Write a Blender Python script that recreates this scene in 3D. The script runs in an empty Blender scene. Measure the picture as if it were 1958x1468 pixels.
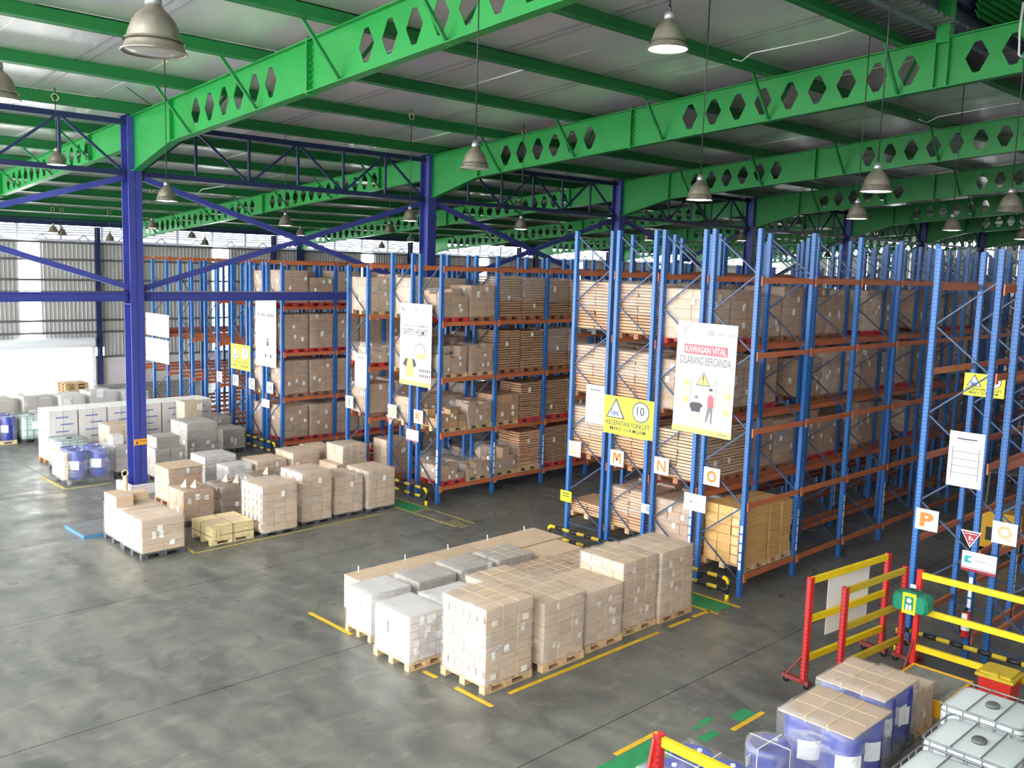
import bpy, bmesh, math, random
from mathutils import Matrix, Vector, Euler
R = random.Random(7)
sc = bpy.context.scene
C = sc.collection

# ------------------------------------------------------------------ camera, world, exposure
F_PX, YAW, PIT, ROL, CH = 1804.73, .7965, -.1257, .0300, 7.2
fw = Vector((math.cos(PIT)*math.cos(YAW), math.cos(PIT)*math.sin(YAW), math.sin(PIT)))
rt = fw.cross(Vector((0, 0, 1))).normalized(); up = rt.cross(fw)
r2 = rt*math.cos(ROL)+up*math.sin(ROL); u2 = -rt*math.sin(ROL)+up*math.cos(ROL)
cam = bpy.data.objects.new('camera', bpy.data.cameras.new('camera')); C.objects.link(cam)
M = Matrix((r2, u2, -fw)).transposed().to_4x4(); M.translation = (0, 0, CH)
cam.matrix_world = M
cam.data.sensor_width = 36; cam.data.lens = F_PX/1958*36; cam.data.clip_end = 500
sc.camera = cam
w = bpy.data.worlds.new('world'); sc.world = w; w.use_nodes = True
bg = w.node_tree.nodes['Background']
bg.inputs[0].default_value = (.92, .97, 1.0, 1); bg.inputs[1].default_value = 6.8
sc.view_settings.view_transform = 'Standard'; sc.view_settings.look = 'None'
sc.view_settings.gamma = 1; sc.view_settings.use_curve_mapping = False
sc.view_settings.exposure = 0.93
sc.cycles.max_bounces = 10; sc.cycles.diffuse_bounces = 6; sc.cycles.glossy_bounces = 4
sc.cycles.transparent_max_bounces = 24; sc.cycles.sample_clamp_indirect = 6

# ------------------------------------------------------------------ materials
def nt(name):
    m = bpy.data.materials.new(name); m.use_nodes = True
    n = m.node_tree.nodes; return m, n, m.node_tree.links, n['Principled BSDF']
def mat(name, col, rough=.55, metal=0., var=.12, scale=3., bump=0., rand=0., bscale=40., emit=None, dirt=None):
    m, n, l, b = nt(name)
    b.inputs['Roughness'].default_value = rough; b.inputs['Metallic'].default_value = metal
    tc = n.new('ShaderNodeTexCoord')
    no = n.new('ShaderNodeTexNoise'); no.inputs['Scale'].default_value = scale; no.inputs['Detail'].default_value = 5
    l.new(tc.outputs['Object'], no.inputs['Vector'])
    cr = n.new('ShaderNodeValToRGB')
    cr.color_ramp.elements[0].position = .3; cr.color_ramp.elements[1].position = .75
    cr.color_ramp.elements[0].color = tuple(c*(1-var) for c in col)+(1,)
    cr.color_ramp.elements[1].color = tuple(min(1, c*(1+var)) for c in col)+(1,)
    l.new(no.outputs[0], cr.inputs[0]); out = cr.outputs[0]
    if rand:
        oi = n.new('ShaderNodeObjectInfo'); hs = n.new('ShaderNodeHueSaturation')
        mr = n.new('ShaderNodeMapRange'); mr.inputs[3].default_value = 1-rand; mr.inputs[4].default_value = 1+rand
        l.new(oi.outputs['Random'], mr.inputs[0]); l.new(mr.outputs[0], hs.inputs['Value']); l.new(out, hs.inputs['Color'])
        out = hs.outputs[0]
    l.new(out, b.inputs['Base Color'])
    if bump:
        bn = n.new('ShaderNodeTexNoise'); bn.inputs['Scale'].default_value = bscale; l.new(tc.outputs['Object'], bn.inputs['Vector'])
        bp = n.new('ShaderNodeBump'); bp.inputs['Strength'].default_value = bump; bp.inputs['Distance'].default_value = .02
        l.new(bn.outputs[0], bp.inputs['Height']); l.new(bp.outputs[0], b.inputs['Normal'])
    if emit:
        b.inputs['Emission Color'].default_value = emit[0]+(1,); b.inputs['Emission Strength'].default_value = emit[1]
    return m
def S(r, g, b_):  # sRGB 0..255 -> linear
    return tuple(((c/255)/12.92 if c/255 <= .04045 else ((c/255+.055)/1.055)**2.4) for c in (r, g, b_))
MT = {}
MT['green'] = mat('green_paint', S(18, 134, 54), .42, var=.1, scale=1.2)
MT['green_dark'] = mat('green_purlin_paint', S(30, 122, 60), .45, var=.12, scale=1.2)
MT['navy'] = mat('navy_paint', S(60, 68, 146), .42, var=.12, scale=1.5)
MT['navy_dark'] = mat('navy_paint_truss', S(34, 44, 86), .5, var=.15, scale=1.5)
MT['orange'] = mat('orange_beam_paint', S(198, 114, 74), .42, var=.12, scale=4, rand=.12)
MT['red_paint'] = mat('red_pallet_plastic', S(198, 62, 60), .5, rand=.1)
MT['wood'] = mat('pallet_wood', S(205, 172, 128), .75, var=.25, scale=9, bump=.25, rand=.12)
MT['wood_dark'] = mat('brown_pallet_wood', S(160, 108, 74), .75, var=.25, scale=9, bump=.25, rand=.12)
MT['crate'] = mat('pale_crate_wood', S(222, 200, 150), .7, var=.2, scale=7, bump=.2, rand=.08)
MT['grey_plastic'] = mat('dark_grey_plastic', S(78, 78, 80), .6)
MT['carton_tan'] = mat('tan_cardboard', S(204, 176, 148), .72, var=.07, scale=3, rand=.1)
MT['carton_brown'] = mat('brown_cardboard', S(180, 144, 112), .72, var=.07, scale=3, rand=.12)
MT['carton_rust'] = mat('reddish_flat_cardboard', S(204, 160, 124), .72, var=.07, scale=3, rand=.2)
MT['carton_yellow'] = mat('golden_cardboard', S(205, 160, 98), .65, var=.06, scale=3, rand=.08)
MT['carton_grey'] = mat('grey_wrapped_cardboard', S(172, 162, 152), .6, var=.07, scale=3, rand=.08)
MT['carton_dark'] = mat('dark_brown_cardboard', S(128, 98, 76), .72, var=.1, scale=3, rand=.1)
MT['carton_white'] = mat('white_wrapped_goods', S(208, 202, 198), .5, var=.05, scale=3, rand=.05)
MT['paper'] = mat('white_paper', S(240, 238, 232), .6, var=.02)
MT['sticker'] = mat('pale_sticker', S(238, 226, 208), .6, var=.03)
MT['tape'] = mat('glossy_tape', S(222, 190, 140), .3, var=.05)
MT['strap'] = mat('cream_strap', S(226, 206, 160), .45, var=.05)
MT['strap_dark'] = mat('dark_strap', S(60, 56, 52), .45, var=.05)
MT['yellow'] = mat('yellow_paint', S(238, 204, 20), .45, var=.06)
MT['yellow_dull'] = mat('dull_yellow_paint', S(200, 172, 44), .5, var=.1)
MT['red'] = mat('red_paint', S(205, 48, 42), .42, var=.12)
MT['maroon'] = mat('maroon_base_paint', S(130, 52, 46), .55, var=.12)
MT['black'] = mat('black_paint', S(34, 34, 36), .45, var=.15)
MT['white'] = mat('white_board', S(240, 240, 240), .45, var=.02)
MT['cream'] = mat('cream_banner', S(238, 233, 222), .5, var=.03)
MT['signyellow'] = mat('bright_yellow_sign', S(246, 236, 40), .4, var=.02)
MT['ink'] = mat('dark_print', S(58, 60, 66), .5, var=.05)
MT['inkgrey'] = mat('grey_print', S(112, 112, 116), .5, var=.05)
MT['inkred'] = mat('rose_print', S(214, 92, 104), .5, var=.05)
MT['inkyellow'] = mat('mustard_print', S(232, 204, 112), .5, var=.05)
MT['inkpale'] = mat('pale_mustard_print', S(236, 218, 166), .5, var=.05)
MT['inkskin'] = mat('pale_skin_print', S(244, 206, 192), .5, var=.05)
MT['inkorange'] = mat('orange_print', S(228, 122, 40), .5, var=.04)
MT['inkorange2'] = mat('faded_orange_print', S(240, 172, 126), .5, var=.04)
MT['inkblue'] = mat('slate_blue_print', S(104, 122, 168), .5, var=.05)
MT['inkteal'] = mat('teal_print', S(40, 160, 160), .5, var=.05)
MT['signred'] = mat('sign_red', S(160, 44, 60), .45, var=.04)
MT['cladding0'] = mat('blue_grey_vent_sheet', S(120, 138, 148), .5, .2, var=.08)
MT['galv'] = mat('galvanised_steel', S(150, 150, 152), .4, .7, var=.15, scale=6)
MT['girt'] = mat('grey_girt_steel', S(110, 108, 110), .5, .2)
MT['canopysteel_backlit'] = mat('canopy_steel_backlit', S(120, 124, 134), .5)  # white steel greyed in colour to stand for its backlit side
MT['whitesteel'] = mat('white_steel', S(230, 232, 236), .5)
MT['plaster'] = mat('pale_masonry', S(214, 206, 206), .8, var=.04)
MT['blue_scale'] = mat('blue_scale_paint', S(70, 120, 160), .45, var=.1)
MT['drum'] = mat('blue_drum_plastic', S(52, 66, 158), .3, var=.08)
MT['ibc'] = mat('translucent_tank_plastic', S(214, 222, 220), .35, var=.03)
MT['ibcg'] = mat('green_tinted_tank_plastic', S(196, 216, 206), .35, var=.03)
MT['cap'] = mat('dark_grey_cap', S(96, 100, 100), .5)
MT['forkyellow'] = mat('forklift_yellow', S(236, 178, 30), .4, var=.05)
MT['skin'] = mat('skin', S(150, 105, 82), .6, var=.04)
MT['cloth'] = mat('dark_cloth', S(52, 36, 34), .85, var=.15)
MT['eyegreen'] = mat('green_tank_plastic', S(22, 138, 108), .4, var=.05)
MT['gline'] = mat('green_floor_paint', S(38, 140, 84), .5, var=.15, scale=5)
MT['yline'] = mat('yellow_floor_paint', S(222, 178, 40), .55, var=.2, scale=8)
MT['yfade'] = mat('faded_yellow_floor_paint', S(186, 168, 92), .6, var=.25, scale=10)
MT['asphalt'] = mat('outdoor_concrete', S(224, 222, 216), .9, var=.1)
MT['sack'] = mat('cream_sacks', S(226, 212, 186), .7, var=.1)
MT['orangesign'] = mat('orange_sign', S(240, 160, 40), .45, var=.03)
MT['lens'] = mat('lit_lamp_lens', (1, 1, 1), .3, var=0, emit=((1, .99, .96), 14.))
MT['lens_off'] = mat('unlit_prismatic_lens', S(190, 188, 180), .25, var=.2, scale=60)
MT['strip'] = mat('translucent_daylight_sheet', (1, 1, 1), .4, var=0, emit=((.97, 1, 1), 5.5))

def posted_blue(name, col):   # rack upright: painted blue with rows of punched slots
    m, n, l, b = nt(name); b.inputs['Roughness'].default_value = .38
    tc = n.new('ShaderNodeTexCoord'); sp = n.new('ShaderNodeSeparateXYZ'); l.new(tc.outputs['Object'], sp.inputs[0])
    def md(op, a, v=None):
        q = n.new('ShaderNodeMath'); q.operation = op; l.new(a, q.inputs[0])
        if v is not None:
            if isinstance(v, float): q.inputs[1].default_value = v
            else: l.new(v, q.inputs[1])
        return q.outputs[0]
    z = md('LESS_THAN', md('FRACT', md('MULTIPLY', sp.outputs[2], 13.3)), .5)
    y = md('LESS_THAN', md('ABSOLUTE', md('SUBTRACT', md('ABSOLUTE', sp.outputs[1]), .026)), .008)
    x = md('LESS_THAN', sp.outputs[0], -.04)
    f = md('MULTIPLY', md('MULTIPLY', z, y), x)
    mx = n.new('ShaderNodeMix'); mx.data_type = 'RGBA'
    oi = n.new('ShaderNodeObjectInfo'); mr = n.new('ShaderNodeMapRange'); mr.inputs[3].default_value = .8; mr.inputs[4].default_value = 1.15
    l.new(oi.outputs['Random'], mr.inputs[0])
    hs = n.new('ShaderNodeHueSaturation'); hs.inputs['Color'].default_value = col+(1,); l.new(mr.outputs[0], hs.inputs['Value'])
    l.new(f, mx.inputs[0]); l.new(hs.outputs[0], mx.inputs[6]); mx.inputs[7].default_value = (.01, .02, .05, 1)
    l.new(mx.outputs[2], b.inputs['Base Color']); return m
MT['blue'] = posted_blue('rack_blue_paint', S(46, 108, 180))
MT['brace'] = mat('rack_brace_paint', S(54, 74, 106), .45, .2, var=.1)
MT['redpost'] = posted_blue('barrier_red_paint', S(214, 44, 40))

def concrete():
    m, n, l, b = nt('worn_concrete')
    tc = n.new('ShaderNodeNewGeometry')
    def noise(sc_, det=6, dist=0., st=None):
        q = n.new('ShaderNodeTexNoise'); q.inputs['Scale'].default_value = sc_; q.inputs['Detail'].default_value = det
        q.inputs['Distortion'].default_value = dist
        mp = n.new('ShaderNodeMapping'); mp.inputs['Scale'].default_value = st or (1, 1, 1)
        l.new(tc.outputs['Position'], mp.inputs[0]); l.new(mp.outputs[0], q.inputs['Vector']); return q.outputs[0]
    def ramp(i, p0, c0, p1, c1):
        r = n.new('ShaderNodeValToRGB'); e = r.color_ramp.elements
        e[0].position = p0; e[0].color = c0; e[1].position = p1; e[1].color = c1; l.new(i, r.inputs[0]); return r.outputs[0]
    base = ramp(noise(.45, 9, .6), .3, S(78, 78, 75)+(1,), .7, S(108, 107, 100)+(1,))
    pat = ramp(noise(1.1, 8, .8, (1.6, .8, 1)), .38, (0, 0, 0, 1), .72, (1, 1, 1, 1))
    mx = n.new('ShaderNodeMix'); mx.data_type = 'RGBA'; mx.blend_type = 'MIX'
    mf = n.new('ShaderNodeMath'); mf.operation = 'MULTIPLY'; mf.inputs[1].default_value = .7
    l.new(pat, mf.inputs[0]); l.new(mf.outputs[0], mx.inputs[0]); l.new(base, mx.inputs[6]); mx.inputs[7].default_value = S(132, 130, 120)+(1,)
    sc2 = ramp(noise(2.6, 10, .3, (.8, 1.5, 1)), .56, (0, 0, 0, 1), .76, (1, 1, 1, 1))
    mf2 = n.new('ShaderNodeMath'); mf2.operation = 'MULTIPLY'; mf2.inputs[1].default_value = .4
    l.new(sc2, mf2.inputs[0])
    mx2 = n.new('ShaderNodeMix'); mx2.data_type = 'RGBA'; l.new(mf2.outputs[0], mx2.inputs[0]); l.new(mx.outputs[2], mx2.inputs[6])
    mx2.inputs[7].default_value = S(156, 154, 142)+(1,)
    l.new(mx2.outputs[2], b.inputs['Base Color'])
    rr = ramp(noise(1.3, 9, .3, (.8, 1.4, 1)), .3, (.24, .24, .24, 1), .7, (.5, .5, .5, 1))
    l.new(rr, b.inputs['Roughness'])
    bp = n.new('ShaderNodeBump'); bp.inputs['Strength'].default_value = .18; bp.inputs['Distance'].default_value = .02
    l.new(noise(2.2, 9, .2, (.8, 1.5, 1)), bp.inputs['Height']); l.new(bp.outputs[0], b.inputs['Normal'])
    return m
MT['concrete'] = concrete()

def foil():
    m, n, l, b = nt('foil_roof_insulation')
    tc = n.new('ShaderNodeNewGeometry')
    b.inputs['Metallic'].default_value = .42
    q = n.new('ShaderNodeTexNoise'); q.inputs['Scale'].default_value = .9; q.inputs['Detail'].default_value = 4
    mp = n.new('ShaderNodeMapping'); mp.inputs['Scale'].default_value = (1.2, .6, 1)
    l.new(tc.outputs['Position'], mp.inputs[0]); l.new(mp.outputs[0], q.inputs['Vector'])
    r = n.new('ShaderNodeValToRGB'); r.color_ramp.elements[0].color = S(218, 215, 215)+(1,); r.color_ramp.elements[1].color = S(246, 245, 244)+(1,)
    l.new(q.outputs[0], r.inputs[0]); l.new(r.outputs[0], b.inputs['Base Color'])
    b.inputs['Roughness'].default_value = .28
    bp = n.new('ShaderNodeBump'); bp.inputs['Strength'].default_value = .35; bp.inputs['Distance'].default_value = .12
    l.new(q.outputs[0], bp.inputs['Height']); l.new(bp.outputs[0], b.inputs['Normal']); return m
MT['foil'] = foil()

def wrap():
    m, n, l, b = nt('clear_stretch_wrap')
    tc = n.new('ShaderNodeNewGeometry')
    q = n.new('ShaderNodeTexNoise'); q.inputs['Scale'].default_value = 2.2; q.inputs['Detail'].default_value = 5; q.inputs['Distortion'].default_value = .9
    mp = n.new('ShaderNodeMapping'); mp.inputs['Scale'].default_value = (.9, .9, 3.0)
    l.new(tc.outputs['Position'], mp.inputs[0]); l.new(mp.outputs[0], q.inputs['Vector'])
    r = n.new('ShaderNodeValToRGB'); e = r.color_ramp.elements
    e[0].position = .46; e[0].color = (.12, .12, .12, 1); e[1].position = .76; e[1].color = (.42, .42, .42, 1)
    l.new(q.outputs[0], r.inputs[0])
    bp = n.new('ShaderNodeBump'); bp.inputs['Strength'].default_value = .7; bp.inputs['Distance'].default_value = .06
    l.new(q.outputs[0], bp.inputs['Height']); l.new(bp.outputs[0], b.inputs['Normal'])
    b.inputs['Base Color'].default_value = (.80, .78, .76, 1); b.inputs['Roughness'].default_value = .12
    tr = n.new('ShaderNodeBsdfTransparent'); mx = n.new('ShaderNodeMixShader')
    out = n['Material Output']
    l.new(r.outputs[0], mx.inputs[0]); l.new(tr.outputs[0], mx.inputs[1]); l.new(b.outputs[0], mx.inputs[2]); l.new(mx.outputs[0], out.inputs[0])
    return m
MT['wrap'] = wrap()

def lampmetal():
    m = mat('brushed_aluminium', S(150, 142, 128), .38, .8, var=.15, scale=12); return m
MT['alu'] = lampmetal()

# ------------------------------------------------------------------ mesh helpers
def bm_box(bm, x0, x1, y0, y1, z0, z1):
    vs = [bm.verts.new((x, y, z)) for x in (x0, x1) for y in (y0, y1) for z in (z0, z1)]
    for f in ((0, 1, 3, 2), (4, 6, 7, 5), (0, 4, 5, 1), (2, 3, 7, 6), (0, 2, 6, 4), (1, 5, 7, 3)):
        bm.faces.new([vs[i] for i in f])
def bm_bar(bm, p, q, wd, ht, upv=(0, 0, 1)):     # rectangular bar from p to q
    p = Vector(p); q = Vector(q); d = (q-p).normalized(); u = Vector(upv)
    s = d.cross(u)
    if s.length < 1e-4: s = d.cross(Vector((1, 0, 0)))
    s.normalize(); u = s.cross(d)
    vs = []
    for e in (p, q):
        for a, b in ((-1, -1), (1, -1), (1, 1), (-1, 1)): vs.append(bm.verts.new(e+s*(a*wd/2)+u*(b*ht/2)))
    for f in ((3, 2, 1, 0), (4, 5, 6, 7), (0, 1, 5, 4), (1, 2, 6, 5), (2, 3, 7, 6), (3, 0, 4, 7)): bm.faces.new([vs[i] for i in f])
def bm_tube(bm, pts, r, n=8, cap=True):
    pts = [Vector(p) for p in pts]; rings = []
    for i, p in enumerate(pts):
        d = ((pts[min(i+1, len(pts)-1)]-pts[max(i-1, 0)])).normalized()
        a = d.cross(Vector((0, 0, 1)))
        if a.length < .05: a = d.cross(Vector((1, 0, 0)))
        a.normalize(); b = a.cross(d)
        rings.append([bm.verts.new(p+(a*math.cos(t)+b*math.sin(t))*r) for t in [2*math.pi*k/n for k in range(n)]])
    for u, v in zip(rings, rings[1:]):
        for k in range(n): bm.faces.new((u[k], u[(k+1) % n], v[(k+1) % n], v[k]))
    if cap: bm.faces.new(rings[0][::-1]); bm.faces.new(rings[-1])
def bm_lathe(bm, prof, n=20, c=(0, 0), caps=False):
    rings = [[bm.verts.new((c[0]+r*math.cos(2*math.pi*k/n), c[1]+r*math.sin(2*math.pi*k/n), z)) for k in range(n)] for r, z in prof]
    for u, v in zip(rings, rings[1:]):
        for k in range(n): bm.faces.new((u[k], u[(k+1) % n], v[(k+1) % n], v[k]))
    if caps: bm.faces.new(rings[0][::-1]); bm.faces.new(rings[-1])
def bm_prism(bm, pts, z0, z1):
    a = [bm.verts.new((x, y, z0)) for x, y in pts]; b = [bm.verts.new((x, y, z1)) for x, y in pts]
    n = len(pts); bm.faces.new(a[::-1]); bm.faces.new(b)
    for k in range(n): bm.faces.new((a[k], a[(k+1) % n], b[(k+1) % n], b[k]))
def me(name, fn, m, smooth=False, *a, **k):
    bm = bmesh.new(); fn(bm, *a, **k)
    bmesh.ops.recalc_face_normals(bm, faces=bm.faces)
    d = bpy.data.meshes.new(name); bm.to_mesh(d); bm.free()
    if smooth:
        for p in d.polygons: p.use_smooth = True
    if m: d.materials.append(MT[m] if isinstance(m, str) else m)
    return d
def ob(name, data, parent=None, loc=(0, 0, 0), rot=(0, 0, 0), scale=(1, 1, 1)):
    o = bpy.data.objects.new(name, data); C.objects.link(o); o.parent = parent
    o.location = loc; o.rotation_euler = rot; o.scale = scale; return o
def tag(o, label=None, cat=None, group=None, kind=None):
    if label: o['label'] = label
    if cat: o['category'] = cat
    if group: o['group'] = group
    if kind: o['kind'] = kind
    return o
def thing(name, label, cat, loc=(0, 0, 0), rot=(0, 0, 0), group=None):
    return tag(ob(name, None, None, loc, rot), label, cat, group)
def struct(name, data=None, loc=(0, 0, 0)): return tag(ob(name, data, None, loc), kind='structure')
def box(name, parent, m, x0, x1, y0, y1, z0, z1):
    return ob(name, me(name, bm_box, m, False, x0, x1, y0, y1, z0, z1), parent)
def bar(name, parent, m, p, q, wd, ht, upv=(0, 0, 1)):
    return ob(name, me(name, bm_bar, m, False, p, q, wd, ht, upv), parent)
def tube(name, parent, m, pts, r, n=8): return ob(name, me(name, bm_tube, m, True, pts, r, n), parent)
UNIT = {}
def unit(m, kind='cube'):        # shared unit cube, origin at its min corner
    k = (m, kind)
    if k not in UNIT: UNIT[k] = me(kind, bm_box, m, False, 0, 1, 0, 1, 0, 1)
    return UNIT[k]
def ubox(name, parent, m, x, y, z, w_, d_, h_): return ob(name, unit(m), parent, (x, y, z), (0, 0, 0), (w_, d_, h_))
def text_mesh(txt, m, width=None, height=None, spacing=1., bold=0.):
    cu = bpy.data.curves.new('lettering', 'FONT'); cu.body = txt; cu.align_x = 'CENTER'; cu.align_y = 'CENTER'
    cu.extrude = .01; cu.space_character = spacing; cu.offset = bold; cu.resolution_u = 3
    o = bpy.data.objects.new('tmp', cu); C.objects.link(o)
    d = bpy.data.meshes.new_from_object(o)
    bpy.data.objects.remove(o); bpy.data.curves.remove(cu)
    xs = [v.co.x for v in d.vertices]; ys = [v.co.y for v in d.vertices]
    if not xs: return d
    cx, cy = (max(xs)+min(xs))/2, (max(ys)+min(ys))/2
    sx = width/(max(xs)-min(xs)) if width else None; sy = height/(max(ys)-min(ys)) if height else None
    sx = sx or sy; sy = sy or sx
    for v in d.vertices: v.co = ((v.co.x-cx)*sx, (v.co.y-cy)*sy, v.co.z*.15+.002)
    d.materials.append(MT[m]); return d

# ------------------------------------------------------------------ geometry constants (metres; x along the racks, y towards the far wall)
COLX = [11.65+11.213*n for n in range(-1, 8)]
CY = 28.19; WY = 55.66; SL = .083
def rc(y): return 10.91+SL*(24.01-y)            # centre line of a rafter on the camera side of the columns
def rtop(y): return rc(y)+.55
PUR = [10.4+3.46*k for k in range(14)]
XMAX = 96.; LV = [.44, 2.07, 3.72, 5.40, 7.02]

# ------------------------------------------------------------------ floor
fl = struct('floor')
xe = [-12.3, -1.1, 10.1, 21.3, 32.5, 43.7, 54.9, 66.1, 77.3, 96.]
ye = [-6.3, -1.2, 3.9, 9.0, 14.07, 19.15, 24.24, 29.3, 34.4, 39.5, 44.6, 49.7, 52.4]
for i in range(len(xe)-1):
    for j in range(len(ye)-1):
        g = .010
        o = ubox('floor_slab', fl, 'concrete', xe[i]+g, ye[j]+g, -.12, xe[i+1]-xe[i]-2*g, ye[j+1]-ye[j]-2*g, .12)
sub = me('floor_base', bm_box, 'black', False, -12.3, 96, -6.3, 52.4, -.3, -.115)
ob('floor_base', sub, fl)
box('dock_floor', fl, 'concrete', -12.3, 96, 52.4, 56.5, -1.35, -1.2)
box('dock_edge', fl, 'plaster', -12.3, 96, 52.38, 52.5, -1.3, -.01)
struct('ground', me('ground', bm_box, 'asphalt', False, -90, 200, 56.5, 170, -1.45, -1.3))
struct('yard', me('yard', bm_box, 'asphalt', False, -120, -12.4, -90, 56.5, -.25, -.05))
struct('forecourt', me('forecourt', bm_box, 'asphalt', False, -12.3, 200, -90, -6.4, -.25, -.05))

# ------------------------------------------------------------------ ceiling: purlins and foil sheets
ce = struct('ceiling')
def purlin_m(bm):       # Z purlin, unit length along x
    bm_box(bm, 0, 1, -.012, .012, 0, .34); bm_box(bm, 0, 1, -.2, .012, 0, .02); bm_box(bm, 0, 1, -.012, .2, .32, .34)
pm = me('purlin', purlin_m, 'green_dark')
tilt = math.atan(SL)
segs = [(-4.5, COLX[0])]+list(zip(COLX, COLX[1:]))+[(COLX[-1], XMAX)]
for y in PUR:
    for a, b in segs: ob('purlin', pm, ce, (a, y, rtop(y)+.0), (-tilt, 0, 0), (b-a, 1, 1))
def sheet_m(bm):        # roofing bay seen from below, seams every 1.12 m
    bm_box(bm, 0, 1, 0, 1, 0, .03)
for y0, y1 in zip(PUR, PUR[1:]+[56.6]):
    a = -4.5
    while a < XMAX-.1:
        b = min(a+3.74, XMAX)
        o = ob('roof_sheet', unit('foil'), ce, (a, y0-.02, rtop(y0)+.342+R.uniform(-.006, .006)), (-tilt+R.uniform(-.002, .002), R.uniform(-.002, .002), 0), (b-a+.01, (y1-y0+.04)/math.cos(tilt), .03))
        a = b
# wires under the foil
for k in range(24):
    x = 1.2+k*3.74
    for dx in (0, .28):
        bar('support_wire', ce, 'girt', (x+dx, 10.3, rtop(10.3)+.31), (x+dx, 55.6, rtop(55.6)+.31), .012, .012)
# ridge monitor: galvanised eaves sheet, posts, louvres, upper roof
def zig(bm):
    n = 16
    for k in range(n):
        x = k/n
        bm_box(bm, x, x+.55/n, 0, 1, .0, .012); bm_box(bm, x+.5/n, x+1.02/n, 0, 1, .05, .062); bm_box(bm, x+.5/n, x+.54/n, 0, 1, 0, .06); bm_box(bm, x+.98/n, x+1.02/n, 0, 1, 0, .06)
zm = me('ribbed_sheet', zig, 'galv')
x = -4.5
while x < XMAX-5:
    ob('ribbed_sheet', zm, ce, (x, 9.15, rtop(9.15)+.3), (-tilt, 0, 0), (5., 1.3, 1)); x += 5.
for k, xx in enumerate(COLX):
    box('monitor_post', ce, 'green', xx-.14, xx+.14, 9.25, 9.55, rtop(9.4)-.1, 14.4)
    box('monitor_post', ce, 'green', xx-.14, xx+.14, 4.2, 4.5, 12.9, 14.4)
for x0 in [-4.5+k*6.6 for k in range(16)]:
    ubox('monitor_side_sheet', ce, 'cladding0', x0, 9.62, 12.85, 6.6, .03, 1.6)
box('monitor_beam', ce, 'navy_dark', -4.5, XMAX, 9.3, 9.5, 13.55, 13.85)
for x0 in [-4.5+k*6.6 for k in range(16)]:
    ubox('monitor_roof_sheet', ce, 'galv', x0, 3.2, 14.4, 6.55, 7.2, .04)
lm = me('louvre_blade', bm_bar, 'green', False, (0, 0, 0), (1, 0, 0), .03, .22, (0, .5, 1))
for X in COLX[1:]:
    for j in range(6): ob('louvre_blade', lm, ce, (X+1.1, 9.15, 13.42+j*.16), (0, 0, 0), (9.6, 1, 1))
for k in range(16):
    for j in range(7): ob('louvre_blade', lm, ce, (-4.5+k*6.6, 4.35, 12.95+j*.2), (0, 0, 0), (6.5, 1, 1))
for x0 in [-4.5+k*6.6 for k in range(16)]:
    o = ubox('roof_sheet', ce, 'foil', x0, -6.0, 12.35, 6.55, 10.2, .04); o.rotation_euler = (SL, 0, 0)

# ------------------------------------------------------------------ far wall
wf = struct('wall_far')
def ribs(bm, n=5):
    pts = []
    for k in range(n):
        u = k/n; pts += [(u, 0), (u+.62/n, 0), (u+.70/n, -.035), (u+.92/n, -.035)]
    pts.append((1, 0)); vs = []
    for x_, y_ in pts: vs.append((bm.verts.new((x_, y_, 0)), bm.verts.new((x_, y_, 1))))
    for a, b in zip(vs, vs[1:]): bm.faces.new((a[0], b[0], b[1], a[1]))
MT['cladding'] = mat('grey_wall_cladding', S(188, 186, 182), .5, .1, var=.06, rand=.05)
rm = me('wall_sheet', ribs, 'cladding'); rs = me('daylight_strip', ribs, 'strip')
DX0, DX1 = 1.0, 20.45     # loading door opening
XW = 16.72-24*1.1213
x = XW
strips = [16.72+11.213*k for k in range(-2, 8)]
step = 1.1213
k = 0
while x < XMAX:
    isS = any(abs(x-s) < .3 for s in strips)
    inD = DX0 < x+step/2 < DX1+.2
    zb = 1.75 if inD else 1.15
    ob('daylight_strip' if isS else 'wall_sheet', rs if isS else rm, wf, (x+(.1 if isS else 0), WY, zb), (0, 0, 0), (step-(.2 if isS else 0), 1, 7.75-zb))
    k += 1; x = XW+k*step
for z in (1.2, 2.65, 3.33, 4.6, 5.61, 6.73, 7.68):
    for a, b in ([(-9.7, XMAX)] if z > 1.8 else [(-9.7, DX0), (DX1, XMAX)]):
        box('girt', wf, 'girt', a, b, WY-.16, WY-.04, z-.06, z+.06)
box('masonry', wf, 'plaster', DX1, XMAX, WY-.1, WY+.12, -1.2, 1.15)
box('masonry', wf, 'plaster', -9.7, DX0, WY-.1, WY+.12, -1.2, 1.15)
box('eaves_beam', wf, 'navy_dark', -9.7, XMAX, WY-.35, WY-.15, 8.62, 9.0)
for X in [DX1-10.4, DX1-4.9]:
    pass
d1 = struct('door_1')
for a, b in ((DX0, 10.2), (10.3, DX1)):
    o = ob('shutter_housing', me('shutter_housing', lambda bm: bm_tube(bm, [(0, 0, 0), (1, 0, 0)], .3, 12), 'whitesteel', True), d1, (a, WY-.45, 2.1), (0, 0, 0), (b-a, 1, 1))
box('door_track', d1, 'whitesteel', DX1-.05, DX1+.15, WY-.3, WY-.12, -1.2, 1.9)
wcols = [20.85+11.213*k for k in range(-2, 7)]
for i, X in enumerate([x_ for x_ in wcols]+[c for c in COLX[1:]]):
    isf = i >= len(wcols)
    t = struct('trim_%d' % (i+1))
    wd = .4 if isf else .22
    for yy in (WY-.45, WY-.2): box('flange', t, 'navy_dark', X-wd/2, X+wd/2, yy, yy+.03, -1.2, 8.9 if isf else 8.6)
    box('web', t, 'navy_dark', X-.01, X+.01, WY-.42, WY-.2, -1.2, 8.9 if isf else 8.6)
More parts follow.
